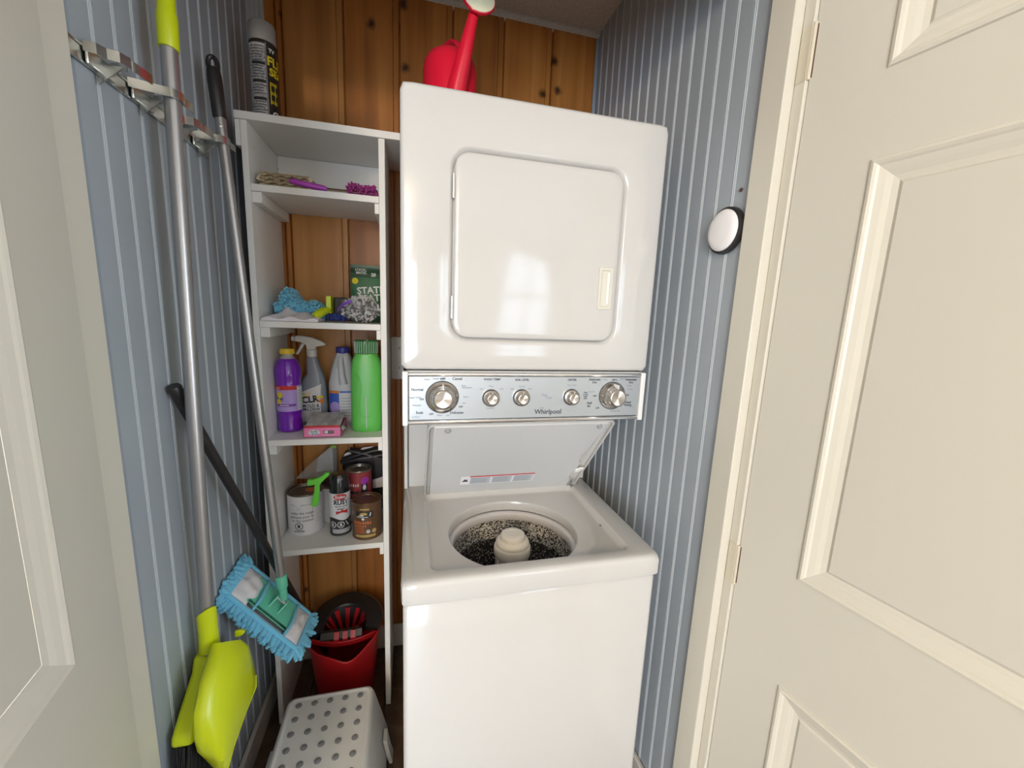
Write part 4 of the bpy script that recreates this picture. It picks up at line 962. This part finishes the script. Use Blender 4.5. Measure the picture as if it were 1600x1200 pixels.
# black bag at the back right
t = thing('carry_bag', 'black carry bag with white lining behind the cans', 'bag', (-.13, .745, z0))
b = BM(); random.seed(9)
loft(b, [[(x + .003 * math.sin(z * 80 + x * 60), y, z0 + z) for x, y in rrect(-.225 + i, -.0685 - i * .2, .750 - w, .750 + min(w, .012), .006, 3)] for z, w, i in ((.0006, .003, .03), (.08, .004, .02), (.15, .004, .005), (.20, .0035, .004), (.232, .003, .014))], True, True, True)
emit('bag_body', b, 'bag_black', t, smooth=True)
for (a, c_) in (((-.222, .206), (-.082, .246)), ((-.228, .196), (-.075, .222)), ((-.195, .243), (-.072, .20))):
    b = BM(); tube(b, [(a[0], .737, z0 + a[1]), ((a[0] + c_[0]) / 2, .731, z0 + (a[1] + c_[1]) / 2 + .006), (c_[0], .737, z0 + c_[1])], .009, 10, flat=.35); emit('strap', b, 'bag_black', t, smooth=True)
b = BM(); prism(b, [(-.222, .205), (-.212, .226), (-.200, .231), (-.186, .222), (-.190, .206)], lambda s, q: (s, .742, z0 + q), lambda s, q: (s, .7445, z0 + q)); emit('lining', b, 'linen_white', t)
b = BM(); prism(b, [(-.165, .236), (-.150, .246), (-.112, .250), (-.14, .234)], lambda s, q: (s, .742, z0 + q), lambda s, q: (s, .7445, z0 + q)); emit('lining', b, 'linen_white', t)
b = BM(); prism(b, [(-.115, .212), (-.078, .232), (-.072, .214), (-.09, .208)], lambda s, q: (s, .742, z0 + q), lambda s, q: (s, .7445, z0 + q)); emit('lining', b, 'linen_white', t)
b = BM(); prism(b, [(-.118, .118), (-.100, .123), (-.074, .132), (-.070, .090), (-.118, .085)], lambda s, q: (s, .7405, z0 + q), lambda s, q: (s, .7455, z0 + q)); emit('paper_edge', b, 'linen_white', t)

# ================================================================== WALL HARDWARE
b = BM()
t = thing('puck_light', 'round black and white battery puck light on the right wall', 'light', (XR - .009, .005, 1.588))
PY, PZ = .0015, 1.569
b.free(); b = BM(); lathe(b, (XR - .0085, PY, PZ), [(.048, 0), (.0485, .002), (.0475, .010), (.043, .0125), (.042, .0115)], axis=(-1, 0, 0), seg=48); emit('housing', b, 'black_plastic', t, smooth=True)
b = BM(); lathe(b, (XR - .0085, PY, PZ), [(.0425, .0115), (.0425, .014), (.038, .0185), (.028, .0205), (.0, .0215)], axis=(-1, 0, 0), seg=48, cap0=True, cap1=False); emit('lens', b, 'lamp_white', t, smooth=True)
b = BM(); lathe(b, (XR - .0075, -.022, 1.646), [(.004, 0), (.0038, .002), (.0, .0026)], axis=(-1, 0, 0), seg=10, cap1=False)
tag(emit('wall_screw', b, 'nail_dark'), 'small dark screw in the wall above the puck light', 'screw')
t = thing('wall_outlet', 'white double wall outlet between shelf unit and dryer', 'outlet', (-.025, YB - .013, 1.12))
b = BM(); prism(b, rrect(-.047, .024, 1.12, 1.276, .006), lambda s, q: (s, YB - .0125, q), lambda s, q: (s, YB - .0185, q)); emit('cover_plate', b, 'plastic_white', t, bevel=.0015)
for z in (1.162, 1.234):
    b = BM(); prism(b, rrect(-.0285, .0055, z - .015, z + .015, .010), lambda s, q: (s, YB - .0183, q), lambda s, q: (s, YB - .0205, q)); s_ = emit('socket', b, 'plastic_white', t)
    b = BM()
    for x in (-.019, -.004): box(b, x - .0012, x + .0012, YB - .0209, YB - .0203, z - .004, z + .006)
    emit('slot', b, 'gap_dark', s_)

# ================================================================== TOOL RACK, BROOM, MOP
RZ = 1.727
t = thing('tool_rack', 'steel spring-clip tool rack screwed to the left wall', 'tool rack', (XL + .012, .21, RZ))
b = BM(); prism(b, [(0, -.013), (.003, -.013), (.003, -.0105), (.0012, -.0095), (.0012, .0095), (.003, .0105), (.003, .013), (0, .013)], lambda s, q: (XL + .0092 + s, -.0, RZ + q), lambda s, q: (XL + .0092 + s, .425, RZ + q)); emit('rail', b, 'steel_clip', t)
def strip(bm, pts, h, th=.0011):
    L = []
    n = len(pts); up, dn = [], []
    for i, p in enumerate(pts):
        q0 = Vector(pts[max(i - 1, 0)]); q1 = Vector(pts[min(i + 1, n - 1)]); d = (q1 - q0).normalized(); nn_ = Vector((-d.y, d.x)) * th; up.append(Vector(p) + nn_); dn.append(Vector(p) - nn_)
    rg_ = up + dn[::-1]
    loft(bm, [[(a.x, a.y, z) for a in rg_] for z in h], True, True, True)
def clip(y, px, full, zc=RZ + .012):
    """spring jaw: two bent arms around the pole axis (px, y) plus a straight finger tab"""
    b = BM(); r = .0165
    x0 = XL + .012
    strip(b, [(x0, y - .034), (x0 + .012, y - .030), (px - .006, y - r - .002), (px + .006, y - r - .001), (px + r * .8, y - .010), (px + r, y), (px + r * .9, y + .009), (px + r * .55, y + .014), (px + r * .62, y + .018), (px + r * .75, y + .044), (px + r * .7, y + .047)] if full else
          [(x0, y - .030), (x0 + .014, y - .026), (px - .010, y - .014), (px + .004, y - .010), (px + .010, y + .004), (px + .006, y + .013), (px + .010, y + .018), (px + .015, y + .050)], (zc - .0075, zc + .0075))
    j = emit('spring_jaw', b, 'steel_clip', t, smooth=True)
    b = BM(); strip(b, [(x0 - .0005, y + .030), (x0 + .010, y + .026), (px - .012, y + r + .002), (px - .002, y + r + .0015)], (zc - .007, zc + .007)); emit('back_arm', b, 'steel_clip', j, smooth=True)
    b = BM(); box(b, XL + .0125, XL + .017, y - .030, y + .030, RZ - .012, RZ + .012); emit('clip_base', b, 'steel_clip', j, bevel=.002)
    b = BM(); prism(b, [(0, 0), (.035, .0), (.030, -.004), (.0, -.030)], lambda s, q: (XL + .014 + s, y - .008, RZ + q), lambda s, q: (XL + .014 + s, y - .0065, RZ + q)); emit('gusset', b, 'steel_clip', j)
clip(.062, -.418, False); clip(.166, -.3995, True); clip(.285, -.418, False); clip(.372, -.402, True)

# broom
t = thing('broom', 'long grey-handled broom with lime yellow grip hanging in the rack', 'broom', (-.41, .15, .30))
b = BM(); tube(b, [(-.3985, .168, 1.825), (-.4060, .1555, 1.22), (-.4145, .1435, .60)], .0130, 20); emit('pole', b, 'aluminium_pole', t, smooth=True)
b = BM(); tube(b, [(-.3988, .1672, 1.816), (-.3987, .1673, 1.8175), (-.3979, .169, 1.868), (-.3979, .169, 1.872), (-.3978, .169, 1.876), (-.3965, .173, 2.03), (-.396, .173, 2.04)], [.0150, .0157, .0160, .0150, .0140, .0132, .008], 20); emit('grip', b, 'lime', t, smooth=True)
b = BM(); ol = [(.130, .608), (.167, .608), (.182, .575), (.258, .535), (.266, .502), (.255, .492), (.036, .492), (.022, .502), (.026, .520), (.060, .545), (.116, .582)]
prism(b, ol, lambda s, q: (-.441, s, q), lambda s, q: (-.403, s, q)); hd = emit('broom_head', b, 'lime', t, bevel=.010, seg=3)
b = BM(); random.seed(12)
for i in range(700):
    y = .024 + .238 * random.random(); x = -.437 + .030 * random.random(); f = (y - .143) / .12
    tube(b, [(x, y, .496), (x + random.uniform(-.004, .004) - .001, y + f * .018 + random.uniform(-.006, .006), .40), (x + random.uniform(-.010, .010), y + f * .035 + random.uniform(-.012, .012), .325 - .02 * random.random())], [.0011, .0011, .0008], 4)
o = emit('bristles', b, 'bristle_black', t); o['kind'] = 'stuff'

# dustpan hooked on the broom pole
t = thing('dustpan', 'lime yellow dustpan clipped upright on the broom pole', 'dustpan', (-.37, .10, .38))
b = BM()
rows = [
 [(-.400, .150, .612), (-.400, .125, .640), (-.386, .118, .645), (-.368, .132, .634), (-.360, .160, .612)],
 [(-.401, .150, .600), (-.396, .087, .630), (-.368, .074, .627), (-.348, .110, .606), (-.346, .165, .590)],
 [(-.402, .150, .580), (-.396, .057, .612), (-.368, .050, .604), (-.344, .089, .566), (-.342, .170, .545)],
 [(-.402, .150, .540), (-.396, .028, .577), (-.366, .020, .566), (-.344, .059, .526), (-.340, .174, .500)],
 [(-.402, .140, .500), (-.396, .020, .530), (-.366, .008, .522), (-.345, .034, .490), (-.340, .168, .476)],
 [(-.401, .130, .450), (-.396, .026, .490), (-.366, .008, .492), (-.346, .022, .474), (-.345, .115, .459)],
 [(-.400, .120, .400), (-.396, .044, .450), (-.366, .017, .463), (-.348, .016, .460), (-.347, .055, .444)],
 [(-.398, .110, .340), (-.394, .080, .372), (-.369, .036, .410), (-.351, .016, .436), (-.348, .024, .424)]]
def smooth_rows(rows, k=4):
    out = []
    for r_ in rows:
        o_ = []
        P_ = [Vector(p) for p in r_]
        for i in range(len(P_) - 1):
            p0, p1, p2, p3 = P_[max(i - 1, 0)], P_[i], P_[i + 1], P_[min(i + 2, len(P_) - 1)]
            for j in range(k):
                u = j / k; o_.append(.5 * ((2 * p1) + (p2 - p0) * u + (2 * p0 - 5 * p1 + 4 * p2 - p3) * u * u + (3 * p1 - p0 - 3 * p2 + p3) * u ** 3))
        o_.append(P_[-1]); out.append(o_)
    return out
V = loft(b, smooth_rows(rows), False)
b.faces.new(V[0])
pan = emit('pan', b, 'lime', t, smooth=True); md = pan.modifiers.new('thick', 'SOLIDIFY'); md.thickness = .0025; md.offset = 0
b = BM(); tube(b, [(-.340, .175, .50), (-.339, .169, .474), (-.345, .115, .458), (-.347, .055, .443), (-.348, .024, .423)], .0024, 8); emit('rolled_lip', b, 'lime', pan, smooth=True)
b = BM()
def sleeve(ro_, z, tilt=0): return [(-.4140 + ro_ * math.cos(a), .1445 + ro_ * math.sin(a), z + tilt * (math.cos(a) - math.sin(a))) for a in [2 * math.pi * k / 24 for k in range(24)]]
loft(b, [sleeve(.0205, .615), sleeve(.0190, .635), sleeve(.0185, .66), sleeve(.0185, .705, .012), sleeve(.0148, .705, .012), sleeve(.0148, .615)], True)
loft(b, [sleeve(.0205, .615), sleeve(.0148, .615)], True)
emit('handle', b, 'lime', t, smooth=True)
b = BM(); prism(b, [(0, 0), (.016, .004), (.022, .012), (.012, .017), (0, .016)], lambda s, q: (-.374 + s, .168, .612 + q), lambda s, q: (-.374 + s, .176, .612 + q)); emit('hook', b, 'lime', t, bevel=.002)

# black stick leaning, foot in the bucket
t = thing('stick', 'black round stick leaning on the wall with its foot in the bucket', 'stick', (-.30, .62, .15))
A, B = Vector((-.4395, .158, 1.205)), Vector((-.284, .646, .120)); dv = (B - A).normalized()
b = BM(); tube(b, [A + dv * .03, B], .0108, 18); emit('shaft', b, 'black_plastic', t, smooth=True)
b = BM(); tube(b, [A, A + dv * .004, A + dv * .02, A + dv * .10, A + dv * .103], [.0115, .0132, .0125, .0118, .0108], 18); emit('end_grip', b, 'black_plastic', t, smooth=True)

# mop
t = thing('flat_mop', 'flat mop with blue chenille fringe and grey handle hanging in the rack', 'mop', (-.36, .40, .45))
MC = Vector((-.360, .353, .551)); ma = Vector((.646, -.022, -.763)).normalized(); mb_ = Vector((.091, .995, .049)); mb_ = (mb_ - ma * mb_.dot(ma)).normalized(); mn = ma.cross(mb_).normalized()
if mn.x < 0: mn = -mn
def MP(u, v, w): return tuple(MC + ma * u + mb_ * v + mn * w)
top = Vector((-.4015, .3735, 1.79)); jn = MC + ma * .012 + mb_ * .010 + mn * .035
pd = (top - jn).normalized()
b = BM(); tube(b, [jn + pd * .055, top], .0112, 18); emit('pole', b, 'aluminium_pole', t, smooth=True)
b = BM(); tube(b, [top - pd * .004, top, top + pd * .07, top + pd * .085, top + pd * .100], [.0124, .0142, .0152, .0148, .0128], 16, flat=.85)
hp = top + pd * .100
hu = Vector((.25, -.95, .0)); hu = (hu - pd * hu.dot(pd)).normalized(); hv = pd.cross(hu)
lp = [hp + hv * (.0088 * math.cos(a)) + pd * (.008 + .0155 * math.sin(a)) for a in [2 * math.pi * k / 20 for k in range(21)]]
tube(b, lp, .0050, 8, cap=False); emit('hanging_grip', b, 'black_plastic', t, smooth=True)
b = BM(); lathe(b, top - pd * .022 + hu * .0112, [(.004, -.001), (.0035, .0015), (0, .002)], axis=hu, seg=10, cap1=False); emit('rivet', b, 'steel_clip', t)
b = BM(); tube(b, [jn - pd * .004, jn + pd * .006, jn + pd * .030, jn + pd * .034, jn + pd * .066, jn + pd * .070], [.0085, .0100, .0105, .0140, .0148, .0125], 18); emit('socket', b, 'mint', t, smooth=True)
def slab(bm, u0, u1, v0, v1, w0, w1): loft(bm, [[MP(u, v, w) for u, v in rrect(u0, u1, v0, v1, .006, 3)] for w in (w0, w1)], True, True, True)
b = BM(); slab(b, -.066, .074, -.044, .046, .004, .010); pl = emit('plate', b, 'mint', t, bevel=.0015)
b = BM(); slab(b, -.060, .068, -.046, -.038, .008, .014); emit('plate_rib', b, 'mint', pl, bevel=.001)
b = BM(); slab(b, -.058, .066, -.054, -.0475, .0055, .011); emit('grey_rib', b, 'grey_pale', pl, bevel=.001)
for s in (-1, 1):
    b = BM(); loft(b, [[MP(.012 + s * .016 + k, v, w) for v, w in ((-.016, .010), (.022, .010), (.020, .018), (.010, .034), (.002, .034), (-.010, .018))] for k in (-.002, .002)], True, True, True); emit('joint_lug', b, 'mint', pl)
b = BM(); tube(b, [MP(-.006, .008, .026), MP(.030, .008, .026)], .004, 10); emit('joint_pin', b, 'grey_pale', pl, smooth=True)
b = BM(); slab(b, -.126, .128, -.063, .063, -.014, .004); emit('pad', b, 'chenille_blue', t, bevel=.006)
def pocket(u0, u1, taper):
    b = BM(); nx, ny = 16, 14; V = []
    for j in range(ny + 1):
        row = []
        for i in range(nx + 1):
            u = u0 + (u1 - u0) * i / nx; v = -.053 + .106 * j / ny
            ed = min(i, nx - i) / nx * min(j, ny - j) / ny
            w = .0062 + .010 * min(1, ed * 9) + .0022 * math.sin(v * 160 + u * 40) * min(1, ed * 12)
            row.append(b.verts.new(MP(u, v, w)))
        V.append(row)
    for j in range(ny):
        for i in range(nx): b.faces.new((V[j][i], V[j][i + 1], V[j + 1][i + 1], V[j + 1][i]))
    o = emit('pocket', b, 'pocket_white', t, smooth=True); md = o.modifiers.new('thick', 'SOLIDIFY'); md.thickness = .003; md.offset = -1
    return o
pocket(-.112, -.040, 0); pocket(.076, .120, 0)
for u in (-.038, .073):
    b = BM(); tube(b, [MP(u, -.056, .0075), MP(u + .002, -.02, .0165), MP(u - .002, .02, .0165), MP(u, .056, .0075)], .0042, 10); emit('binding', b, 'chenille_blue', t, smooth=True)
b = BM(); lp = [MP(u, v, .0035) for u, v in rrect(-.124, .126, -.060, .060, .012, 4)]; tube(b, lp + [lp[0]], .0062, 8, cap=False); emit('edge_binding', b, 'chenille_blue', t, smooth=True)
b = BM(); random.seed(31)
def noodle(u, v, du, dv, L, w0=-.004):
    d = Vector((du, dv, 0)).normalized(); pts = []
    dz = random.uniform(-.35, .05)
    k1 = random.uniform(-.25, .25)
    for q in (0, .35, .7, 1):
        uu = u + d.x * L * q + k1 * L * q * q * -d.y; vv_ = v + d.y * L * q + k1 * L * q * q * d.x; ww = w0 + dz * L * q
        p = Vector(MP(uu, vv_, ww)); p.x = max(p.x, XL + .0135); pts.append(p)
    tube(b, pts, [.0042, .0056, .0058, .0040], 7)
for i in range(36):
    u = -.122 + .246 * i / 35
    for k in (0, 1):
        noodle(u + random.uniform(-.003, .003), -.060, random.uniform(-.12, .12), -1, random.uniform(.024, .032), -.002 - .007 * k)
        noodle(u + random.uniform(-.003, .003), .060, random.uniform(-.12, .12), 1, random.uniform(.010, .015), -.006 - .006 * k)
for i in range(14):
    v = -.058 + .116 * i / 13
    for k in range(3):
        noodle(.122, v + random.uniform(-.003, .003), 1, v * 8 + random.uniform(-.35, .35), random.uniform(.026, .042), .003 - .006 * k)
        noodle(-.120, v + random.uniform(-.003, .003), -1, v * 8 + random.uniform(-.35, .35), random.uniform(.018, .030), .008 - .007 * k)
        noodle(-.110, v + random.uniform(-.003, .003), -1, random.uniform(-.6, .6), random.uniform(.018, .028), .010)
o = emit('chenille_fringe', b, 'chenille_blue', t, smooth=True); o['kind'] = 'stuff'

# ================================================================== BUCKET
bx_, by_ = -.2075, .605
t = thing('mop_bucket', 'red mop bucket with black wringer under the shelves', 'bucket', (bx_, by_, 0))
nb = 56
def bl(r, z, lip=0):
    out = []
    for i in range(nb):
        a = 2 * math.pi * i / nb - math.pi / 2; c_, s_ = math.cos(a), math.sin(a); d = abs(((a - .28 + math.pi / 2 + math.pi) % (2 * math.pi)) - math.pi)
        g = math.exp(-(d / .36) ** 2)
        out.append((bx_ + r * c_ * 1.0, by_ + r * s_ * (1.12 if s_ < 0 else 1.08) - lip * g * .016, z - lip * g * .014))
    return out
b = BM(); loft(b, [bl(.090, .001), bl(.095, .004), bl(.108, .14, .2), bl(.116, .222, .8), bl(.1225, .240, 1), bl(.1235, .247, 1), bl(.1205, .250, 1), bl(.1165, .246, 1), bl(.112, .222, .8), bl(.104, .14, .2), bl(.092, .008)], True, True, True)
emit('bucket_shell', b, 'red_bucket', t, smooth=True)
# wringer : black crescent and red fan basket, tipped up at the back
wt = Matrix.Translation((bx_, by_, .252)) @ Matrix.Rotation(R(14), 4, 'X')
def WP(x, y, z): return tuple(wt @ Vector((x, y, z)))
b = BM(); n = 32; Lo = []
for prof in ((.122, .128, .002), (.124, .130, .010), (.118, .124, .014), (.074, .080, .012), (.068, .074, .006), (.062, .070, -.02), (.074, .080, -.004)):
    row = []
    for i in range(n + 1):
        a = math.pi * (-.10 + 1.20 * i / n); row.append(WP(prof[0] * math.cos(a), prof[1] * math.sin(a) if math.sin(a) > 0 else prof[1] * math.sin(a), prof[2]))
    Lo.append(row)
Lo.append(Lo[0]); loft(b, Lo, False); bmesh.ops.remove_doubles(b, verts=b.verts, dist=1e-6)
emit('wringer_collar', b, 'black_plastic', t, smooth=True)
b = BM(); 
rim_ = [WP(.069 * math.cos(a), .022 + .050 * math.sin(a), .006) for a in [2 * math.pi * k / 32 for k in range(32)]]
low = [WP(.026 * math.cos(a), .012 + .016 * math.sin(a), -.085) for a in [2 * math.pi * k / 32 for k in range(32)]]
loft(b, [rim_, low], True, False, True); ct = emit('wringer_cone', b, 'bag_black', t, smooth=True)
for k in range(10):
    a = 2 * math.pi * (k + .5) / 10
    b = BM(); loft(b, [[WP(r_ * math.cos(a + da) - dd_ * math.cos(a), yo + r2 * math.sin(a + da) - dd_ * math.sin(a), z) for da, dd_ in ((-wd_, .0), (wd_, .0), (wd_, .004), (-wd_, .004))] for r_, r2, yo, z, wd_ in ((.066, .047, .022, .0055, .13), (.025, .0155, .012, -.083, .16))], True, True, True); emit('wringer_rib', b, 'red_bucket', ct)
b = BM(); pts = [WP(x, -.028 - .030 * (1 - (x / .118) ** 2), -.012) for x in [-.112 + .224 * k / 16 for k in range(17)]]
loft(b, [[(p[0], p[1] - .004, p[2] - .009), (p[0], p[1] + .004, p[2] - .009), (p[0], p[1] + .004, p[2] + .009), (p[0], p[1] - .004, p[2] + .009)] for p in pts], True, True, True); emit('wringer_bar', b, 'red_bucket', t, bevel=.002)
b = BM(); loft(b, [[WP(x, y, z) for x in (-.075, .06)] for y, z in ((-.050, -.010), (-.046, .0), (-.030, .014), (-.020, .012))], False); o = emit('wringer_front', b, 'black_plastic', t); md = o.modifiers.new('thick', 'SOLIDIFY'); md.thickness = .003
for x in (-.022, .006, .032):
    b = BM(); loft(b, [[WP(x + q, y, z) for q in (-.008, .008)] + [WP(x + q, y - .003, z) for q in (.008, -.008)] for y, z in ((-.0535, -.010), (-.0500, .003), (-.034, .0185))], True, True, True); emit('wringer_tab', b, 'red_bucket', t)
b = BM(); pts = []
for k in range(15):
    a = math.pi * k / 14; pts.append((bx_ + .127 * math.cos(a), by_ + .02 + .136 * math.sin(a), .247 + .020 * math.sin(a)))
tube(b, pts, .0022, 8); emit('bail_handle', b, 'wire_grey', t, smooth=True)

# ================================================================== STEP STOOL
ZT = .215
x0, x1, y0, y1 = -.332, -.094, .090, .378
t = thing('step_stool', 'white plastic step stool with grey anti-slip dots on the floor', 'stool', (-.21, .235, 0))
b = BM()
sl = lambda i, z, r: [(x, y, z) for x, y in rrect(x0 - i, x1 + i, y0 - i, y1 + i, r, 6)]
loft(b, [sl(.042, .012, .03), sl(.040, .03, .03), sl(.012, ZT - .045, .026), sl(.006, ZT - .018, .024), sl(.001, ZT - .004, .022), sl(-.005, ZT, .020), sl(-.0085, ZT - .0002, .018), sl(-.012, ZT - .0025, .016), sl(-.016, ZT - .0028, .015)], True, False, True)
emit('stool_body', b, 'stool_white', t, smooth=True)
b = BM(); lathe(b, (0, 0, 0), [(.0088, -.0005), (.0088, .0006), (.0078, .0011), (0, .0011)], seg=20, cap1=False)
d0 = emit('grip_dot', b, 'stool_dot', t, world=False, smooth=True)
first = True
for j in range(6):
    for i in range(5):
        l = Vector((-.3000 + .0427 * i, .350 - .0427 * j, ZT - .0026)) - t.location
        if first: d0.location = l; first = False
        else: ghost(d0, t, l)
for x in (x0 - .045, x1 + .045):
    for y in (.10, .32):
        b = BM(); s = 1 if x > -.2 else -1
        loft(b, [[(x + s * o_ + dx, y + dy, z) for dx, dy in ((-.008, -.022), (.004, -.022), (.004, .022), (-.008, .022))] for o_, z in ((.012, .0005), (.004, .03), (-.006, .085))], True, True, True); emit('foot', b, 'stool_white', t, bevel=.003)
